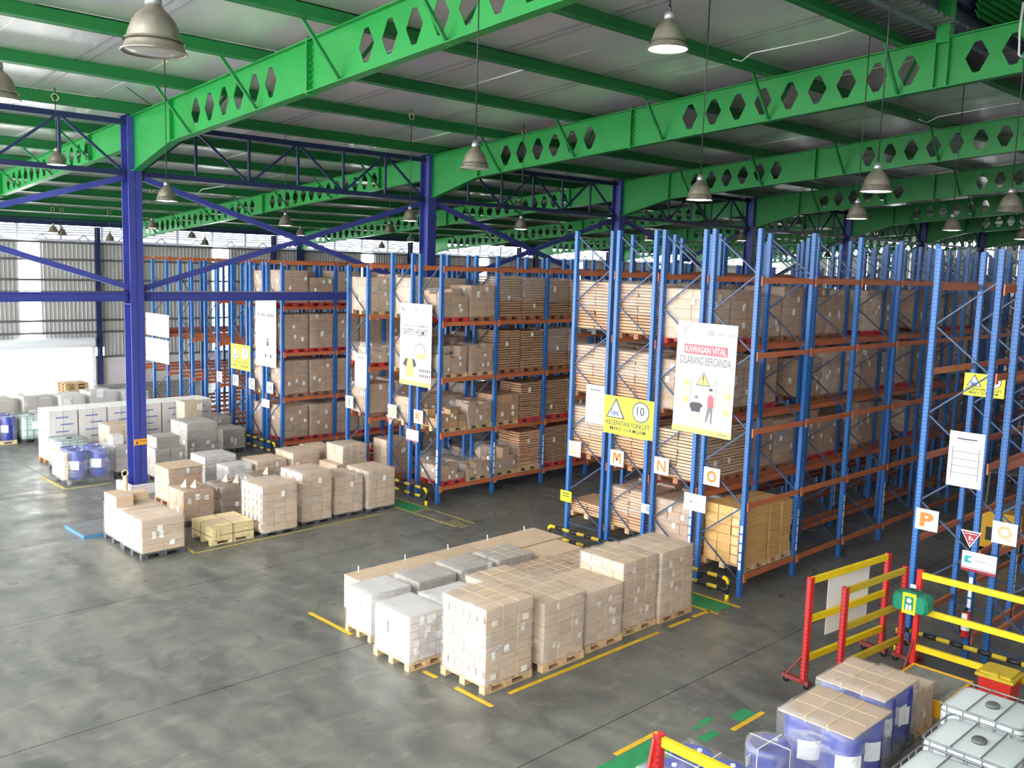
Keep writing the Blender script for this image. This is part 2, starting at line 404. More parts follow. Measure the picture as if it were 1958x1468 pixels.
# white canopy steel, its backlit shade painted in as grey, seen through the eaves gap
cn = thing('outdoor_canopy', 'white steel canopy frame outside, seen through the gap above the far wall', 'canopy', (0, WY+1.2, 0))
box('edge_beam', cn, 'canopysteel_backlit', -4.5, XMAX, .0, .12, 7.74, 7.9)
for z_ in (8.1, 8.27, 8.44, 8.61): box('canopy_purlin', cn, 'canopysteel_backlit', -4.5, XMAX, .3+(z_-8.1)*8, .42+(z_-8.1)*8, z_, z_+.085)
pb = me('canopy_post', bm_box, 'canopysteel_backlit', False, -.08, .08, -.04, .04, 6.8, 9.1)
pd = me('canopy_brace', lambda bm: (bm_bar(bm, (0, 0, 7.85), (.4, 0, 8.15), .09, .09), bm_bar(bm, (.7, 0, 7.85), (.35, 0, 8.15), .09, .09)), 'canopysteel_backlit')
for k in range(44):
    xx = -8.2+k*2.3; ob('post', pb, cn, (xx, .06, 0))
    ob('brace', pd, cn, (xx+.9, .06, 0))
box('canopy_roof', cn, 'canopysteel_backlit', -9.7, XMAX, .2, 6.0, 8.9, 8.96)
# added unseen wall band left of the camera, gaps left to steer daylight in
wlft = struct('wall_left_light_baffle')
blm = me('wall_sheet', ribs, 'cladding')
for q in range(24): ob('wall_sheet', blm, wlft, (-4.5, -6.2+q*1.1213, 3.2), (0, 0, math.pi/2), (1.1213, 1, 4.4))
# added unseen wall behind the camera, blocks daylight from that side
wb = struct('wall_back_light_block'); bxm = me('wall_sheet', ribs, 'cladding')
for q in range(90): ob('wall_sheet', bxm, wb, (-4.5+q*1.1213, -6.2, 0), (0, 0, 0), (1.1213, 1, 12.4))
# right end wall
wr = struct('wall_right')
rme = me('end_wall_sheet', ribs, 'cladding')
for k in range(55):
    y = -6+k*1.12; isS = k % 8 == 3
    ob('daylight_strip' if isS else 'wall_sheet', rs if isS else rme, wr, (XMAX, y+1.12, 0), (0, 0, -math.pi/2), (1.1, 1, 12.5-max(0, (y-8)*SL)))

# ------------------------------------------------------------------ castellated rafters
def hexcell(bm, y0, w_, zc, half, slope, hw=.26, hh=.34, hole=True):
    """one web cell from y0 to y0-w_ (towards the ridge), sheared along the slope, plane x=0"""
    def P(u, v): return bm.verts.new((0, y0-u, zc(y0-u)+v))
    m_ = w_/2
    if not hole:
        bm.faces.new([P(0, -half), P(w_, -half), P(w_, half), P(0, half)]); return
    q = .075
    a = P(0, half); b = P(w_, half); c = P(w_, 0); d = P(m_+hw, 0); e = P(m_+q, hh); f = P(m_-q, hh); g = P(m_-hw, 0); h = P(0, 0)
    bm.faces.new([h, g, f, a]); bm.faces.new([a, f, e, b]); bm.faces.new([b, e, d, c])
    i = P(0, -half); j = P(w_, -half); k2 = P(m_+q, -hh); l2 = P(m_-q, -hh)
    bm.faces.new([h, i, l2, g]); bm.faces.new([i, j, k2, l2]); bm.faces.new([j, c, d, k2])
HOLES = [24.01-.76*k for k in range(6)]+[16.43-.78*k for k in range(9)]+[8.64, 7.86, 7.08, 6.3]
def web_main(bm):
    y = 28.0; H = .55
    def solid(a, b):
        bm.faces.new([bm.verts.new((0, yy, rc(yy)+s*H)) for yy, s in ((a, -1), (b, -1), (b, 1), (a, 1))])
    cur = 28.0
    for h in HOLES:
        st = h+.38
        if st < cur-.01: solid(cur, st)
        hexcell(bm, st, .76, rc, H, SL); cur = st-.76
    solid(cur, 4.5)
    # haunch below
    bm.faces.new([bm.verts.new(p) for p in ((0, 28.0, rc(28.)-H), (0, 28.0, 9.62), (0, 27.7, 9.62), (0, 25.3, rc(25.3)-H))])
def rl(y): return 10.62-SL*(y-29.)            # centre line beyond the columns
def web_left(bm):
    H = .42
    def solid(a, b): bm.faces.new([bm.verts.new((0, yy, rl(yy)+s*H)) for yy, s in ((a, -1), (b, -1), (b, 1), (a, 1))])
    solid(28.4, 31.3); cur = 31.3
    def P(y, v): return bm.verts.new((0, y, rl(y)+v))
    while cur < 53.2:
        if abs(cur-39.7) < .45: solid(cur, cur+1.2); cur += 1.2; continue
        m_ = cur+.33; w_ = .66
        a = P(cur, H); b = P(cur+w_, H); c = P(cur+w_, 0); d = P(m_+.23, 0); e = P(m_+.07, .29); f = P(m_-.07, .29); g = P(m_-.23, 0); h = P(cur, 0)
        bm.faces.new([h, g, f, a]); bm.faces.new([a, f, e, b]); bm.faces.new([b, e, d, c])
        i = P(cur, -H); j = P(cur+w_, -H); k2 = P(m_+.08, -.29); l2 = P(m_-.08, -.29)
        bm.faces.new([h, i, l2, g]); bm.faces.new([i, j, k2, l2]); bm.faces.new([j, c, d, k2]); cur += w_
    solid(cur, WY-.4)
    bm.faces.new([bm.verts.new(p) for p in ((0, WY-.4, rl(WY-.4)-H), (0, WY-.4, 7.75), (0, 53., rl(53.)-H))])
def fl_main(bm, s):
    H = .55
    if s > 0: bm_bar(bm, (0, 28.0, rc(28)+H), (0, 4.5, rc(4.5)+H), .26, .025)
    else:
        bm_bar(bm, (0, 25.3, rc(25.3)-H), (0, 4.5, rc(4.5)-H), .26, .025)
        bm_bar(bm, (0, 27.75, 9.6), (0, 25.3, rc(25.3)-H), .26, .025); bm_bar(bm, (0, 28., 9.6), (0, 27.7, 9.6), .26, .025)
def fl_left(bm, s):
    H = .42; bm_bar(bm, (0, 28.4, rl(28.4)+s*H), (0, WY-.3, rl(WY-.3)+s*H), .24, .022)
wm, wl = me('web', web_main, 'green'), me('web', web_left, 'green')
fm = {s: me('flange', lambda bm, s=s: fl_main(bm, s), 'green') for s in (1, -1)}
fl2 = {s: me('flange', lambda bm, s=s: fl_left(bm, s), 'green') for s in (1, -1)}
def splice(bm, y, c, H):
    bm_box(bm, -.13, .13, y-.02, y+.02, c(y)-H-.06, c(y)+H+.06)
    for k in range(8):
        for dy in (-.06, .06):
            z = c(y)-H+.08+k*(2*H-.16)/7; bm_box(bm, -.07, .07, y+dy-.02, y+dy+.02, z-.02, z+.02)
            bm_box(bm, -.045, -.005, y+dy-.015+.0, y+dy+.015, z-.02, z+.02)
sp1 = me('splice_plate', splice, 'green', False, 18.5, rc, .55); sp2 = me('splice_plate', splice, 'green', False, 40.3, rl, .42)
def stiff(bm, y, c, H): bm_box(bm, -.12, .12, y-.01, y+.01, c(y)-H, c(y)+H)
st = [me('stiffener', stiff, 'green', False, y, rc, .55) for y in (25.35, 9.55, 9.25)]+[me('stiffener', stiff, 'green', False, 31.2, rl, .42)]
fb = me('fly_brace', lambda bm: bm_bar(bm, (0, 0, 0), (1, 0, -1), .07, .06, (0, 1, 0)), 'green_dark')
ordn = ['', 'first', 'second', 'third', 'fourth', 'fifth', 'sixth', 'seventh', 'eighth']
for i, X in enumerate(COLX[1:], 1):
    for side in (0, 1):
        where = 'rising over the racks towards the ridge' if side == 0 else 'running down to the far wall'
        t = thing('roof_rafter', '%s green castellated rafter from the left, %s' % (ordn[i], where), 'rafter', (X, 0, 0), group='green castellated rafters')
        if side == 0:
            o = ob('web', wm, t); ob('flange', fm[1], t); ob('flange', fm[-1], t); ob('splice_plate', sp1, t)
            for s_ in st[:3]: ob('stiffener', s_, t)
            ys = [y for y in PUR if y < 27]; c_, H_ = rc, .55
        else:
            o = ob('web', wl, t); ob('flange', fl2[1], t); ob('flange', fl2[-1], t); ob('splice_plate', sp2, t); ob('stiffener', st[3], t)
            ys = [y for y in PUR if y > 29]; c_, H_ = rl, .42
        mod = o.modifiers.new('s', 'SOLIDIFY'); mod.thickness = .016; mod.offset = 0
        for y in ys:
            for s_ in (-1, 1):
                zt = rtop(y); zb_ = c_(y)-H_
                ob('fly_brace', fb, t, (s_*.95, y, zt), (0, 0, 0), (-s_*.93, 1, zt-zb_))

# ------------------------------------------------------------------ column row
def ibeam_v(bm, z0, z1, w_=.40, d_=.5):
    bm_box(bm, -w_/2, w_/2, -d_/2, -d_/2+.028, z0, z1); bm_box(bm, -w_/2, w_/2, d_/2-.028, d_/2, z0, z1); bm_box(bm, -.012, .012, -d_/2, d_/2, z0, z1)
cm = me('shaft', ibeam_v, 'navy', False, .0, 11.15)
for i, X in enumerate(COLX[1:], 1):
    lab = ('blue steel H column nearest the camera, left of the pallet racks with an orange sticker' if i == 1 else
           '%s blue steel column from the left, rising behind the rack tops' % ordn[i])
    t = thing('steel_column', lab, 'column', (X, CY, 0), group='blue columns')
    ob('shaft', cm, t)
    box('base_plate', t, 'navy', -.28, .28, -.33, .33, 0, .03)
    for dx in (-.2, .2):
        for k in range(3): bar('gusset', t, 'navy', (-.02-dx*.0+(-.12 if dx < 0 else .12), -.24+.1*k, .03), (-.02+(-.12 if dx < 0 else .12), -.24+.1*k, .22), .012, .1)
    box('cap_plate', t, 'navy_dark', -.24, .24, -.3, .3, 11.15, 11.18)
    for z in (5.7, 6.15): box('collar', t, 'navy', -.21, .21, -.262, .262, z-.01, z+.01)
    if i == 1:
        s = ob('warning_sticker', me('warning_sticker', bm_box, 'orangesign', False, -.0, .40, -.268, -.25, 1.45, 1.63), t, (-.19, 0, 0)); s['label'] = 'orange warning sticker'
        s2 = ob('sticker_print', text_mesh('PERHATIAN', 'ink', width=.2), s, (.27, -.27, 1.57), (math.pi/2, 0, 0))
        ob('sticker_symbol', me('sticker_symbol', bm_prism, 'ink', False, [(.04, 1.49), (.13, 1.49), (.085, 1.59)], .268, .272), s, (0, 0, 0), (math.pi/2, 0, 0))
    if i == 2:
        s = ob('fender', me('fender', bm_box, 'navy', False, -.3, .3, -.40, -.3, .6, 2.0), t)
chord = lambda a, b, z, s=.14: (lambda bm: bm_box(bm, a, b, -s/2, s/2, z-s/2, z+s/2))
for i in range(len(COLX)-1):
    A, B = COLX[i]+.2, COLX[i+1]-.2
    nm = 'left of the nearest blue column' if i == 0 else 'between the %s and %s blue columns' % (ordn[i], ordn[i+1])
    t = thing('roof_truss', 'dark blue lattice truss under the roof '+nm, 'truss', (0, CY, 0), group='blue lattice trusses')
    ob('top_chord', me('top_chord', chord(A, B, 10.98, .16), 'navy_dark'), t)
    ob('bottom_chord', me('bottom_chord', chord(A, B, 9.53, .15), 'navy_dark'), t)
    n = 6; L_ = (B-A)/n; px = [A+L_*k for k in range(n+1)]
    for k in range(1, n): bar('vertical', t, 'navy_dark', (px[k], 0, 9.55), (px[k], 0, 10.95), .07, .07)
    for k in range(n):
        up0 = k % 2 == 1
        z0, z1 = (10.92, 9.6) if up0 else (9.6, 10.92)
        bar('diagonal', t, 'navy_dark', (px[k]+.08, 0, z0), (px[k+1]-.08, 0, z1), .07, .07, (0, 1, 0))
    t = thing('cross_brace', 'pair of crossed dark blue diagonal braces '+nm, 'brace', (0, CY, 0), group='crossed braces of the column row')
    bar('diagonal', t, 'navy', (A+.1, -.1, 9.40), (B, -.1, 6.20), .16, .17, (0, 1, 0))
    bar('diagonal', t, 'navy', (A+.1, .1, 6.15), (B, .1, 9.40), .16, .17, (0, 1, 0))
    box('joint_plate', t, 'navy', (A+B)/2-.18, (A+B)/2+.18, -.03, .03, 7.6, 7.95)
    t = thing('tie_beam', 'horizontal blue H-section tie beam '+nm, 'beam', (0, CY, 0), group='tie beams of the column row')
    ob('flange', me('flange', bm_box, 'navy', False, A, B, -.11, .11, 6.03, 6.05), t); ob('flange', me('flange', bm_box, 'navy', False, A, B, -.11, .11, 5.78, 5.80), t)
    ob('web', me('web', bm_box, 'navy', False, A, B, -.01, .01, 5.8, 6.03), t)
    tube('conduit', t, 'inkgrey', [(A, -.1, 6.075), (B, -.1, 6.075)], .015, 6)

# ------------------------------------------------------------------ pallet racks
def post_m(bm, h):
    w_, d_ = .115, .095
    bm_box(bm, -w_/2, -w_/2+.012, -d_/2, d_/2, 0, h)
    bm_box(bm, -w_/2, w_/2, -d_/2, -d_/2+.012, 0, h); bm_box(bm, -w_/2, w_/2, d_/2-.012, d_/2, 0, h)
    bm_box(bm, -.0575, .07, -.06, .06, 0, .01)
POST = {}
def postmesh(h):
    if h not in POST: POST[h] = me('post', post_m, 'blue', False, h)
    return POST[h]
bmsh = me('beam', lambda bm: (bm_box(bm, 0, 1, -.025, .025, -.06, .02), bm_box(bm, 0, 1, -.04, .025, .02, .055)), 'orange')
conn = me('beam_connector', bm_box, 'orange', False, -.055, .055, -.012, .012, -.11, .09)
dbr = {}
def lattice(bm, d, h):
    z = .35; s = 1
    while z+.85 < h:
        a, b = (0, d) if s > 0 else (d, 0)
        bm_bar(bm, (0, a, z), (0, b, z+.85), .026, .026, (1, 0, 0)); z += .85; s = -s
    for z in (.3,): bm_bar(bm, (0, 0, z), (0, d, z), .03, .03, (1, 0, 0))
def one_brace(d, s): return me('brace', lambda bm: bm_bar(bm, (0, 0 if s > 0 else d, 0), (0, d if s > 0 else 0, .85), .03, .03, (1, 0, 0)), 'brace')
RACK = {}
def rack(letter, y0, y1, x0, h, L_, desc, nb=12, single=2, levels=LV):
    t = thing('pallet_rack', desc, 'rack', (x0, y0, 0), group='blue and orange pallet racks')
    RACK[letter] = (x0, y0, y1, L_)
    d = y1-y0-.09; pm_ = postmesh(h)
    key = (round(d, 2), h)
    if key not in dbr: dbr[key] = me('bracing', lattice, 'brace', False, d-.04, h)
    b1, b2 = one_brace(d-.04, 1), one_brace(d-.04, -1)
    for k in range(nb+1):
        for yy in (.045, d+.045): ob('post', pm_, t, (k*L_, yy, 0), (0, 0, 0 if yy < .1 else 0))
        if k < single:
            z = .35; s = 1
            while z+.85 < h: ob('brace', b1 if s > 0 else b2, t, (k*L_, .065, z)); z += .85; s = -s
            for z in (.3,): ob('tie', me('tie', bm_bar, 'brace', False, (0, 0, 0), (0, d-.04, 0), .03, .03), t, (k*L_, .065, z))
        else: tag(ob('bracing', dbr[key], t, (k*L_, .065, 0)), kind='stuff')
    if letter in 'KOPN':
        for k in range(4):
            for q in range(5): ob('barcode_strip', BS, t, (k*L_, -.0+.045, .62+q*.21), (0, 0, math.pi/2 if k else 0))
    for k in range(nb):
        for z in levels:
            for yy in (.045-.04, d+.045+.04):
                ob('beam', bmsh, t, (k*L_+.05, yy, z), (0, 0, 0), (L_-.1, 1, 1))
                if k < 5 and yy < .1: ob('beam_connector', conn, t, (k*L_+.05, yy-.045, z))
    # far run of the row, too small to tell apart
    n2 = int((78-x0-nb*L_)/L_)
    if n2 > 0:
        def farrun(bm):
            for k in range(1, n2+1):
                for yy in (.045, d+.045): bm_box(bm, (nb+k)*L_-.05, (nb+k)*L_+.05, yy-.04, yy+.04, 0, h)
        tag(ob('far_post_run', me('far_post_run', farrun, 'blue'), t), kind='stuff')
        def farb(bm):
            for z in levels:
                for yy in (.0, d+.09): bm_box(bm, nb*L_, (nb+n2)*L_, yy-.025, yy+.025, z-.06, z+.05)
        tag(ob('far_beam_run', me('far_beam_run', farb, 'orange'), t), kind='stuff')
    return t
BS = me('barcode_strip', bm_box, 'paper', False, -.06, -.0576, -.03, .03, 0, .17)
def rl_(c, extra): return 'blue rack row with the %s sign, %s' % (c, extra)
rack('O', 10.86, 12.09, 17.95, 8.12, 2.319, rl_('O', 'mostly empty orange beams facing the near aisle'), 14, 6)
rack('N', 12.40, 13.64, 18.2, 8.12, 2.319, rl_('N', 'behind the red and white banner'), 14, 4)
rack('M', 13.96, 15.20, 18.42, 8.12, 2.319, rl_('M', 'full of flat cartons behind the yellow sign'), 12, 2)
rack('L', 15.52, 16.82, 18.66, 8.12, 2.319, rl_('L', 'full of flat brown cartons beside the wide aisle'), 12, 2)
rack('P', 6.12, 7.32, 18.3, 7.74, 2.26, rl_('P', 'empty, behind the green eye wash tank'), 12, 5)
rack('Q', 4.68, 5.90, 18.45, 7.74, 2.26, rl_('Q', 'at the right edge behind the yellow rails'), 12, 5)
rack('K', 21.32, 22.40, 17.9, 7.45, 2.235, rl_('K', 'stacked with loose cartons and tall flat stacks'), 9, 3)
rack('J', 22.62, 23.72, 17.85, 7.45, 2.235, rl_('J', 'back to back with the K row'), 9, 2)
rack('I', 24.83, 26.0, 17.8, 7.04, 2.235, rl_('I', 'with grey posts in the middle distance'), 9, 2)
rack('H', 30.08, 31.2, 17.8, 7.04, 2.25, rl_('H', 'full of wrapped brown loads'), 9, 2)
rack('G', 31.4, 32.42, 17.8, 7.04, 2.25, rl_('G', 'between the yellow sign and the tall cream banner'), 9, 2)
rack('F', 32.6, 33.85, 17.8, 7.04, 2.25, rl_('F', 'behind the small yellow forklift sign'), 9, 1)
rack('E', 34.95, 36.1, 17.8, 7.0, 2.25, 'empty blue rack row first to the left of the small yellow sign', 9, 1)
rack('D', 37.2, 38.4, 17.8, 7.0, 2.25, 'empty blue rack row second to the left of the small yellow sign', 9, 1)
rack('C', 39.55, 41.05, 17.8, 7.0, 2.25, 'empty blue rack row behind the two large white boards', 9, 1)
rack('B', 42.15, 43.3, 17.8, 7.0, 2.25, 'leftmost empty blue rack row, right beside the nearest blue column', 9, 1)

# ------------------------------------------------------------------ pallets and loads
def pallet_base(bm):     # 1 x 1 x .15 unit, blocks and bottom boards
    for y in (0, .44, .88):
        bm_box(bm, 0, 1, y, y+.12, 0, .018)
        for x in (0, .43, .86): bm_box(bm, x, x+.14, y, y+.12, .018, .105)
        bm_box(bm, 0, 1, y, y+.12, .105, .125)
def pallet_full(bm):
    pallet_base(bm)
    for k in range(7): bm_box(bm, k*.15, k*.15+.1, 0, 1, .125, .145)
PB, PF = {}, {}
board = {}
def pallet(parent, m, x, y, z, w_, d_, boards=False, h_=.15):
    sc_ = h_/.15
    if boards:
        if m not in PB: PB[m] = me('pallet', pallet_base, m); board[m] = me('deck_board', bm_box, m, False, 0, .1, 0, 1, .125, .145)
        p = ob('pallet', PB[m], parent, (x, y, z), (0, 0, 0), (w_, d_, sc_))
        for k in range(7): ob('deck_board', board[m], p, (k*.15, 0, 0))
    else:
        if m not in PF: PF[m] = me('pallet', pallet_full, m)
        p = ob('pallet', PF[m], parent, (x, y, z), (0, 0, 0), (w_, d_, sc_))
    return p
def wrap_m(seed):
    rr = random.Random(seed)
    def f(bm):
        n = 7
        bmesh.ops.create_grid(bm, x_segments=1, y_segments=1, size=0)
        bmesh.ops.delete(bm, geom=bm.verts[:], context='VERTS')
        V = {}
        def v(i, j, k):
            key = (i, j, k)
            if key not in V:
                x_, y_, z_ = i/n, j/n, k/n; a = .006
                V[key] = bm.verts.new((x_+rr.uniform(-a, a)*(1 if 0 < i < n else 1.5), y_+rr.uniform(-a, a)*1.5, z_+(rr.uniform(-a, a*2.2) if k == n else rr.uniform(-a, a))))
            return V[key]
        for a in range(n):
            for b in range(n):
                bm.faces.new((v(a, b, n), v(a+1, b, n), v(a+1, b+1, n), v(a, b+1, n)))
                for c in (0, n):
                    bm.faces.new((v(c, a, b), v(c, a+1, b), v(c, a+1, b+1), v(c, a, b+1)))
                    bm.faces.new((v(a, c, b), v(a+1, c, b), v(a+1, c, b+1), v(a, c, b+1)))
    return me('stretch_wrap', f, 'wrap', True)
WR = [wrap_m(k) for k in range(4)]
def cartons(parent, m, x, y, z, w_, d_, h_, nx, ny, nz, jit=.006, full=False, gap=.012, name='carton'):
    cw, cd, chh = w_/nx, d_/ny, h_/nz
    for k in range(nz):
        sw = (k % 2 == 1 and nx > 1)
        for i in range(nx):
            for j in range(ny):
                if not full and i > 0 and j > 0 and k < nz-1: continue
                jx, jy = R.uniform(-jit, jit), R.uniform(-jit, jit)
                ubox(name, parent, m, x+i*cw+gap/2+jx, y+j*cd+gap/2+jy, z+k*chh+.001, cw-gap, cd-gap, chh*(.85 if name == 'flat_carton' else 1)-gap*.6)
def labels_on(parent, x, y, z, w_, d_, h_, front=2, left=3, top=0, m='paper', s=.12, grid=None):
    for k in range(front):
        u = R.uniform(.1, .85)*w_; v = R.uniform(.12, .88)*h_
        ubox('paper_label', parent, m, x+u, y-.014, z+v, s*R.uniform(.7, 1), .004, s*R.uniform(.9, 1.3))
    for k in range(left):
        u = R.uniform(.1, .85)*d_; v = R.uniform(.12, .88)*h_
        ubox('paper_label', parent, m, x-.014, y+u, z+v, .004, s*R.uniform(.7, 1), s*R.uniform(.9, 1.3))
def straps(parent, x, y, z, w_, d_, h_, nv=2, nh=2, m='strap'):
    g = .012; t = .014
    for k in range(nv):
        u = (k+1)/(nv+1)
        f = lambda bm, u=u: (bm_box(bm, x+u*w_-t/2, x+u*w_+t/2, y-g-.003, y-g, z, z+h_+g), bm_box(bm, x+u*w_-t/2, x+u*w_+t/2, y-g, y+d_+g, z+h_+g-.001, z+h_+g+.003))
        ob('strap', me('strap', f, m), parent)
        f = lambda bm, u=u: (bm_box(bm, x-g-.003, x-g, y+u*d_-t/2, y+u*d_+t/2, z, z+h_+g), bm_box(bm, x-g, x+w_+g, y+u*d_-t/2, y+u*d_+t/2, z+h_+g-.001, z+h_+g+.003))
        ob('strap', me('strap', f, m), parent)
    for k in range(nh):
        v = z+h_*(k+1)/(nh+1)
        f = lambda bm, v=v: (bm_box(bm, x-g, x+w_+g, y-g-.003, y-g, v-t/2, v+t/2), bm_box(bm, x-g-.003, x-g, y-g, y+d_+g, v-t/2, v+t/2))
        ob('strap', me('strap', f, m), parent)
def load(label, x, y, w_, d_, h_, m='carton_tan', n=(3, 3, 5), pal='wood', boards=False, wrapped=True, strap=None, lab=(2, 3), z=0, group='pallet loads on the floor', ph=.15, labm='paper', labs=.12, skirt=False, jit=.006, cat='pallet load'):
    t = thing('pallet_load', label, cat, (x, y, z), group=group)
    if pal: pallet(t, pal, 0, 0, 0, w_, d_, boards, ph)
    else: ph = 0
    z0 = ph; hh = h_-z0
    cartons(t, m, .015, .015, z0, w_-.03, d_-.03, hh, *n, jit=jit)
    if lab: labels_on(t, .015, .015, z0, w_-.03, d_-.03, hh, lab[0], lab[1], m=labm, s=labs)
    if strap: straps(t, .015, .015, z0 if not skirt else 0, w_-.03, d_-.03, hh, strap[0], strap[1], strap[2] if len(strap) > 2 else 'strap')
    if wrapped: ob('stretch_wrap', WR[R.randrange(4)], t, (-.004, -.004, .03 if skirt else z0-.02), (0, 0, 0), (w_+.008, d_+.008, h_+.012-(.03 if skirt else z0-.02)))
    return t

# --- nearest block of loads inside the yellow lines (each from its corner nearest the camera)
FG = 'pallet loads in the nearest block'
t = load('tallest front-left tan carton stack with white sticker bands, at the near corner of the block', 10.33, 11.0, 1.14, 1.15, 1.48, 'carton_tan', (3, 4, 6), 'wood', True, True, (2, 2), (3, 1), group=FG)
for row in (.28, 1.22):
    for k in range(6): ubox('sticker', t, 'sticker', -.016, .05+k*.18, row, .006, .14, .13)
    ubox('sticker', t, 'sticker', .12, -.016, row-.05, .12, .006, .1); ubox('sticker', t, 'sticker', .85, -.016, row-.1, .14, .006, .1)
t = load('tan strapped carton stack second from the left in the front row, small pale stickers', 11.7, 10.96, 1.1, 1.15, 1.28, 'carton_tan', (3, 4, 5), 'wood', True, True, (2, 2), (5, 3), group=FG, labm='sticker', labs=.09)
t = load('tan carton stack with torn shiny wrap on top, middle of the front row', 12.92, 11.03, 1.08, 1.2, 1.16, 'carton_tan', (3, 4, 5), 'wood', True, True, (1, 2), (6, 2), group=FG, labm='sticker', labs=.1)
t = load('tall tan strapped carton stack second from the right in the front row', 14.05, 11.1, 1.12, 1.15, 1.49, 'carton_tan', (3, 4, 6), 'wood', True, True, (2, 3), (6, 2), group=FG, labm='sticker', labs=.1)
t = load('tall tan strapped carton stack at the right end of the front row', 15.21, 11.04, 1.12, 1.13, 1.49, 'carton_tan', (3, 4, 6), 'wood', True, True, (2, 3), (6, 2), group=FG, labm='sticker', labs=.1)
t = load('pale wrapped load with white paper sheet on its left face, beside the tallest front stack', 9.92, 12.53, .86, 1.06, 1.0, 'carton_white', (4, 1, 6), 'wood', True, True, None, (9, 1), group=FG, labs=.12)
ubox('paper_sheet', t, 'paper', -.018, .62, .55, .004, .22, .26)
t = load('low white wrapped load hidden between the pale sheeted load and the middle cartons', 10.95, 12.5, 1.05, 1.1, .95, 'carton_white', (3, 3, 4), 'wood', False, True, None, (1, 2), group=FG)
t = load('pale wrapped load directly behind the tallest front stack', 12.1, 12.42, 1.12, 1.15, 1.05, 'carton_tan', (3, 3, 4), 'wood', False, True, (2, 1), (1, 2), group=FG)
t = load('bulging brown sheeted load in the middle row, straps crossing its top', 13.35, 12.42, 1.15, 1.12, .98, 'carton_brown', (1, 1, 3), 'wood', False, True, (3, 1), (1, 1), group=FG)
t = load('brown sheeted load at the right of the middle row, behind the tall stacks', 14.62, 12.45, 1.15, 1.1, .92, 'carton_brown', (1, 2, 3), 'wood', False, True, (3, 1), (1, 1), group=FG)
for k, (x, lbl, ww) in enumerate([(10.17, 'pale wrapped load at the left end of the third row with bright label', .98), (11.32, 'grey wrapped load second from the left in the third row', 1.0), (12.43, 'grey wrapped load third from the left in the third row', .96), (13.5, 'grey strapped load with white sheet at the right of the third row', 1.04)]):
    t = load(lbl, x, 14.02, ww, .84, .93, 'carton_white' if k == 0 else 'carton_grey', (5, 2, 4), 'wood', k == 0, True, (2, 1) if k == 3 else None, (1, 2), group=FG, labs=.16)
t = load('low crate with flat tan cardboard top at the right end of the third row', 14.75, 14.02, 1.45, .86, .72, 'carton_tan', (1, 1, 3), 'wood', False, False, None, None, group=FG)
for k in range(5):
    x0 = 10.88+k*1.13
    t = thing('low_crate', '%s long low yellowish crate from the left, in the back row of the nearest block' % ordn[k+1], 'crate', (x0, 14.97, 0), group='low crates behind the nearest block')
    pallet(t, 'crate', 0, 0, 0, 1.1, .98, True)
    for q in range(4): ubox('plank', t, 'crate', 0, 0, .15+q*.135, 1.1, .98, .128)
    ubox('cardboard_lid', t, 'carton_tan', -.01, -.01, .692, 1.12, 1.0, .012)
    bar('plastic_tie', t, 'paper', (.3+.1*k, .9, .7), (.33+.1*k, .95, .82), .02, .01)

# --- loads around the nearest blue column
LGp = 'pallet loads around the nearest blue column'
t = load('big pale wrapped carton load nearest the camera left of the open wooden crate', 8.93, 21.46, 1.08, 1.16, .95, 'carton_tan', (2, 3, 4), 'grey_plastic', False, True, None, (4, 4), group=LGp, labs=.14)
t = load('pale wrapped carton load touching the base of the nearest blue column, higher at its left', 8.95, 22.66, 1.08, 1.16, .95, 'carton_tan', (2, 3, 4), 'grey_plastic', False, True, None, (0, 4), group=LGp, labs=.14)
ubox('carton', t, 'carton_tan', .02, .35, .95, .42, .78, .26); ubox('carton', t, 'carton_tan', .45, .75, .95, .55, .38, .2)
t = thing('wooden_crate', 'low pale wooden crate bound with dark straps on the yellow corner line', 'crate', (10.7, 21.52, 0))
pallet(t, 'crate', 0, 0, 0, 1.18, 1.05, True, .12)
for q in range(3): ubox('plank', t, 'crate', .0, 0, .12+q*.115, 1.18, 1.05, .11)
for q in range(6): ubox('lid_board', t, 'crate', -.01+q*.2, -.01, .467, .19, 1.07, .018)
for q in range(2): ubox('paper_sheet', t, 'carton_tan', .1+q*.5, .2, .486, .42, .5, .004)
straps(t, 0, 0, .0, 1.18, 1.05, .475, 1, 1, 'strap_dark')
ubox('corner_batten', t, 'crate', .03, -.03, .13, .09, .03, .3); ubox('corner_batten', t, 'crate', .16, -.025, .13, .06, .025, .3)
for x, y, ww, hh, lbl, st_ in [(12.06, 21.41, 1.06, 1.32, 'pinkish carton stack with many white stickers on its left side, right of the wooden crate', 1),
        (13.4, 21.68, .98, 1.44, 'tallest tan carton stack of the front row near the blue column', 0),
        (14.53, 21.8, .98, 1.15, 'tan wrapped carton stack third of the four tall stacks in that row', 0),
        (15.62, 21.74, .98, 1.2, 'tan wrapped carton stack at the right end beside the green walkway of row K', 0)]:
    t = load(lbl, x, y, ww, 1.12, hh, 'carton_tan', (3, 5 if st_ else 3, 6 if hh > 1.3 else 4), 'grey_plastic', False, True, None, (0, 0), group=LGp, skirt=False, ph=.1)
    if st_:
        for a in range(5):
            for b in range(5): ubox('sticker', t, 'paper', -.016, .06+a*.215, .2+b*.2, .006, .1, .13)
    else:
        for a in range(3): ubox('sticker', t, 'paper', -.016, .12+a*.35, hh-.2, .006, .12, .13)
    ubox('paper_label', t, 'paper', ww*.52, -.016, hh-.32, .11, .006, .15)
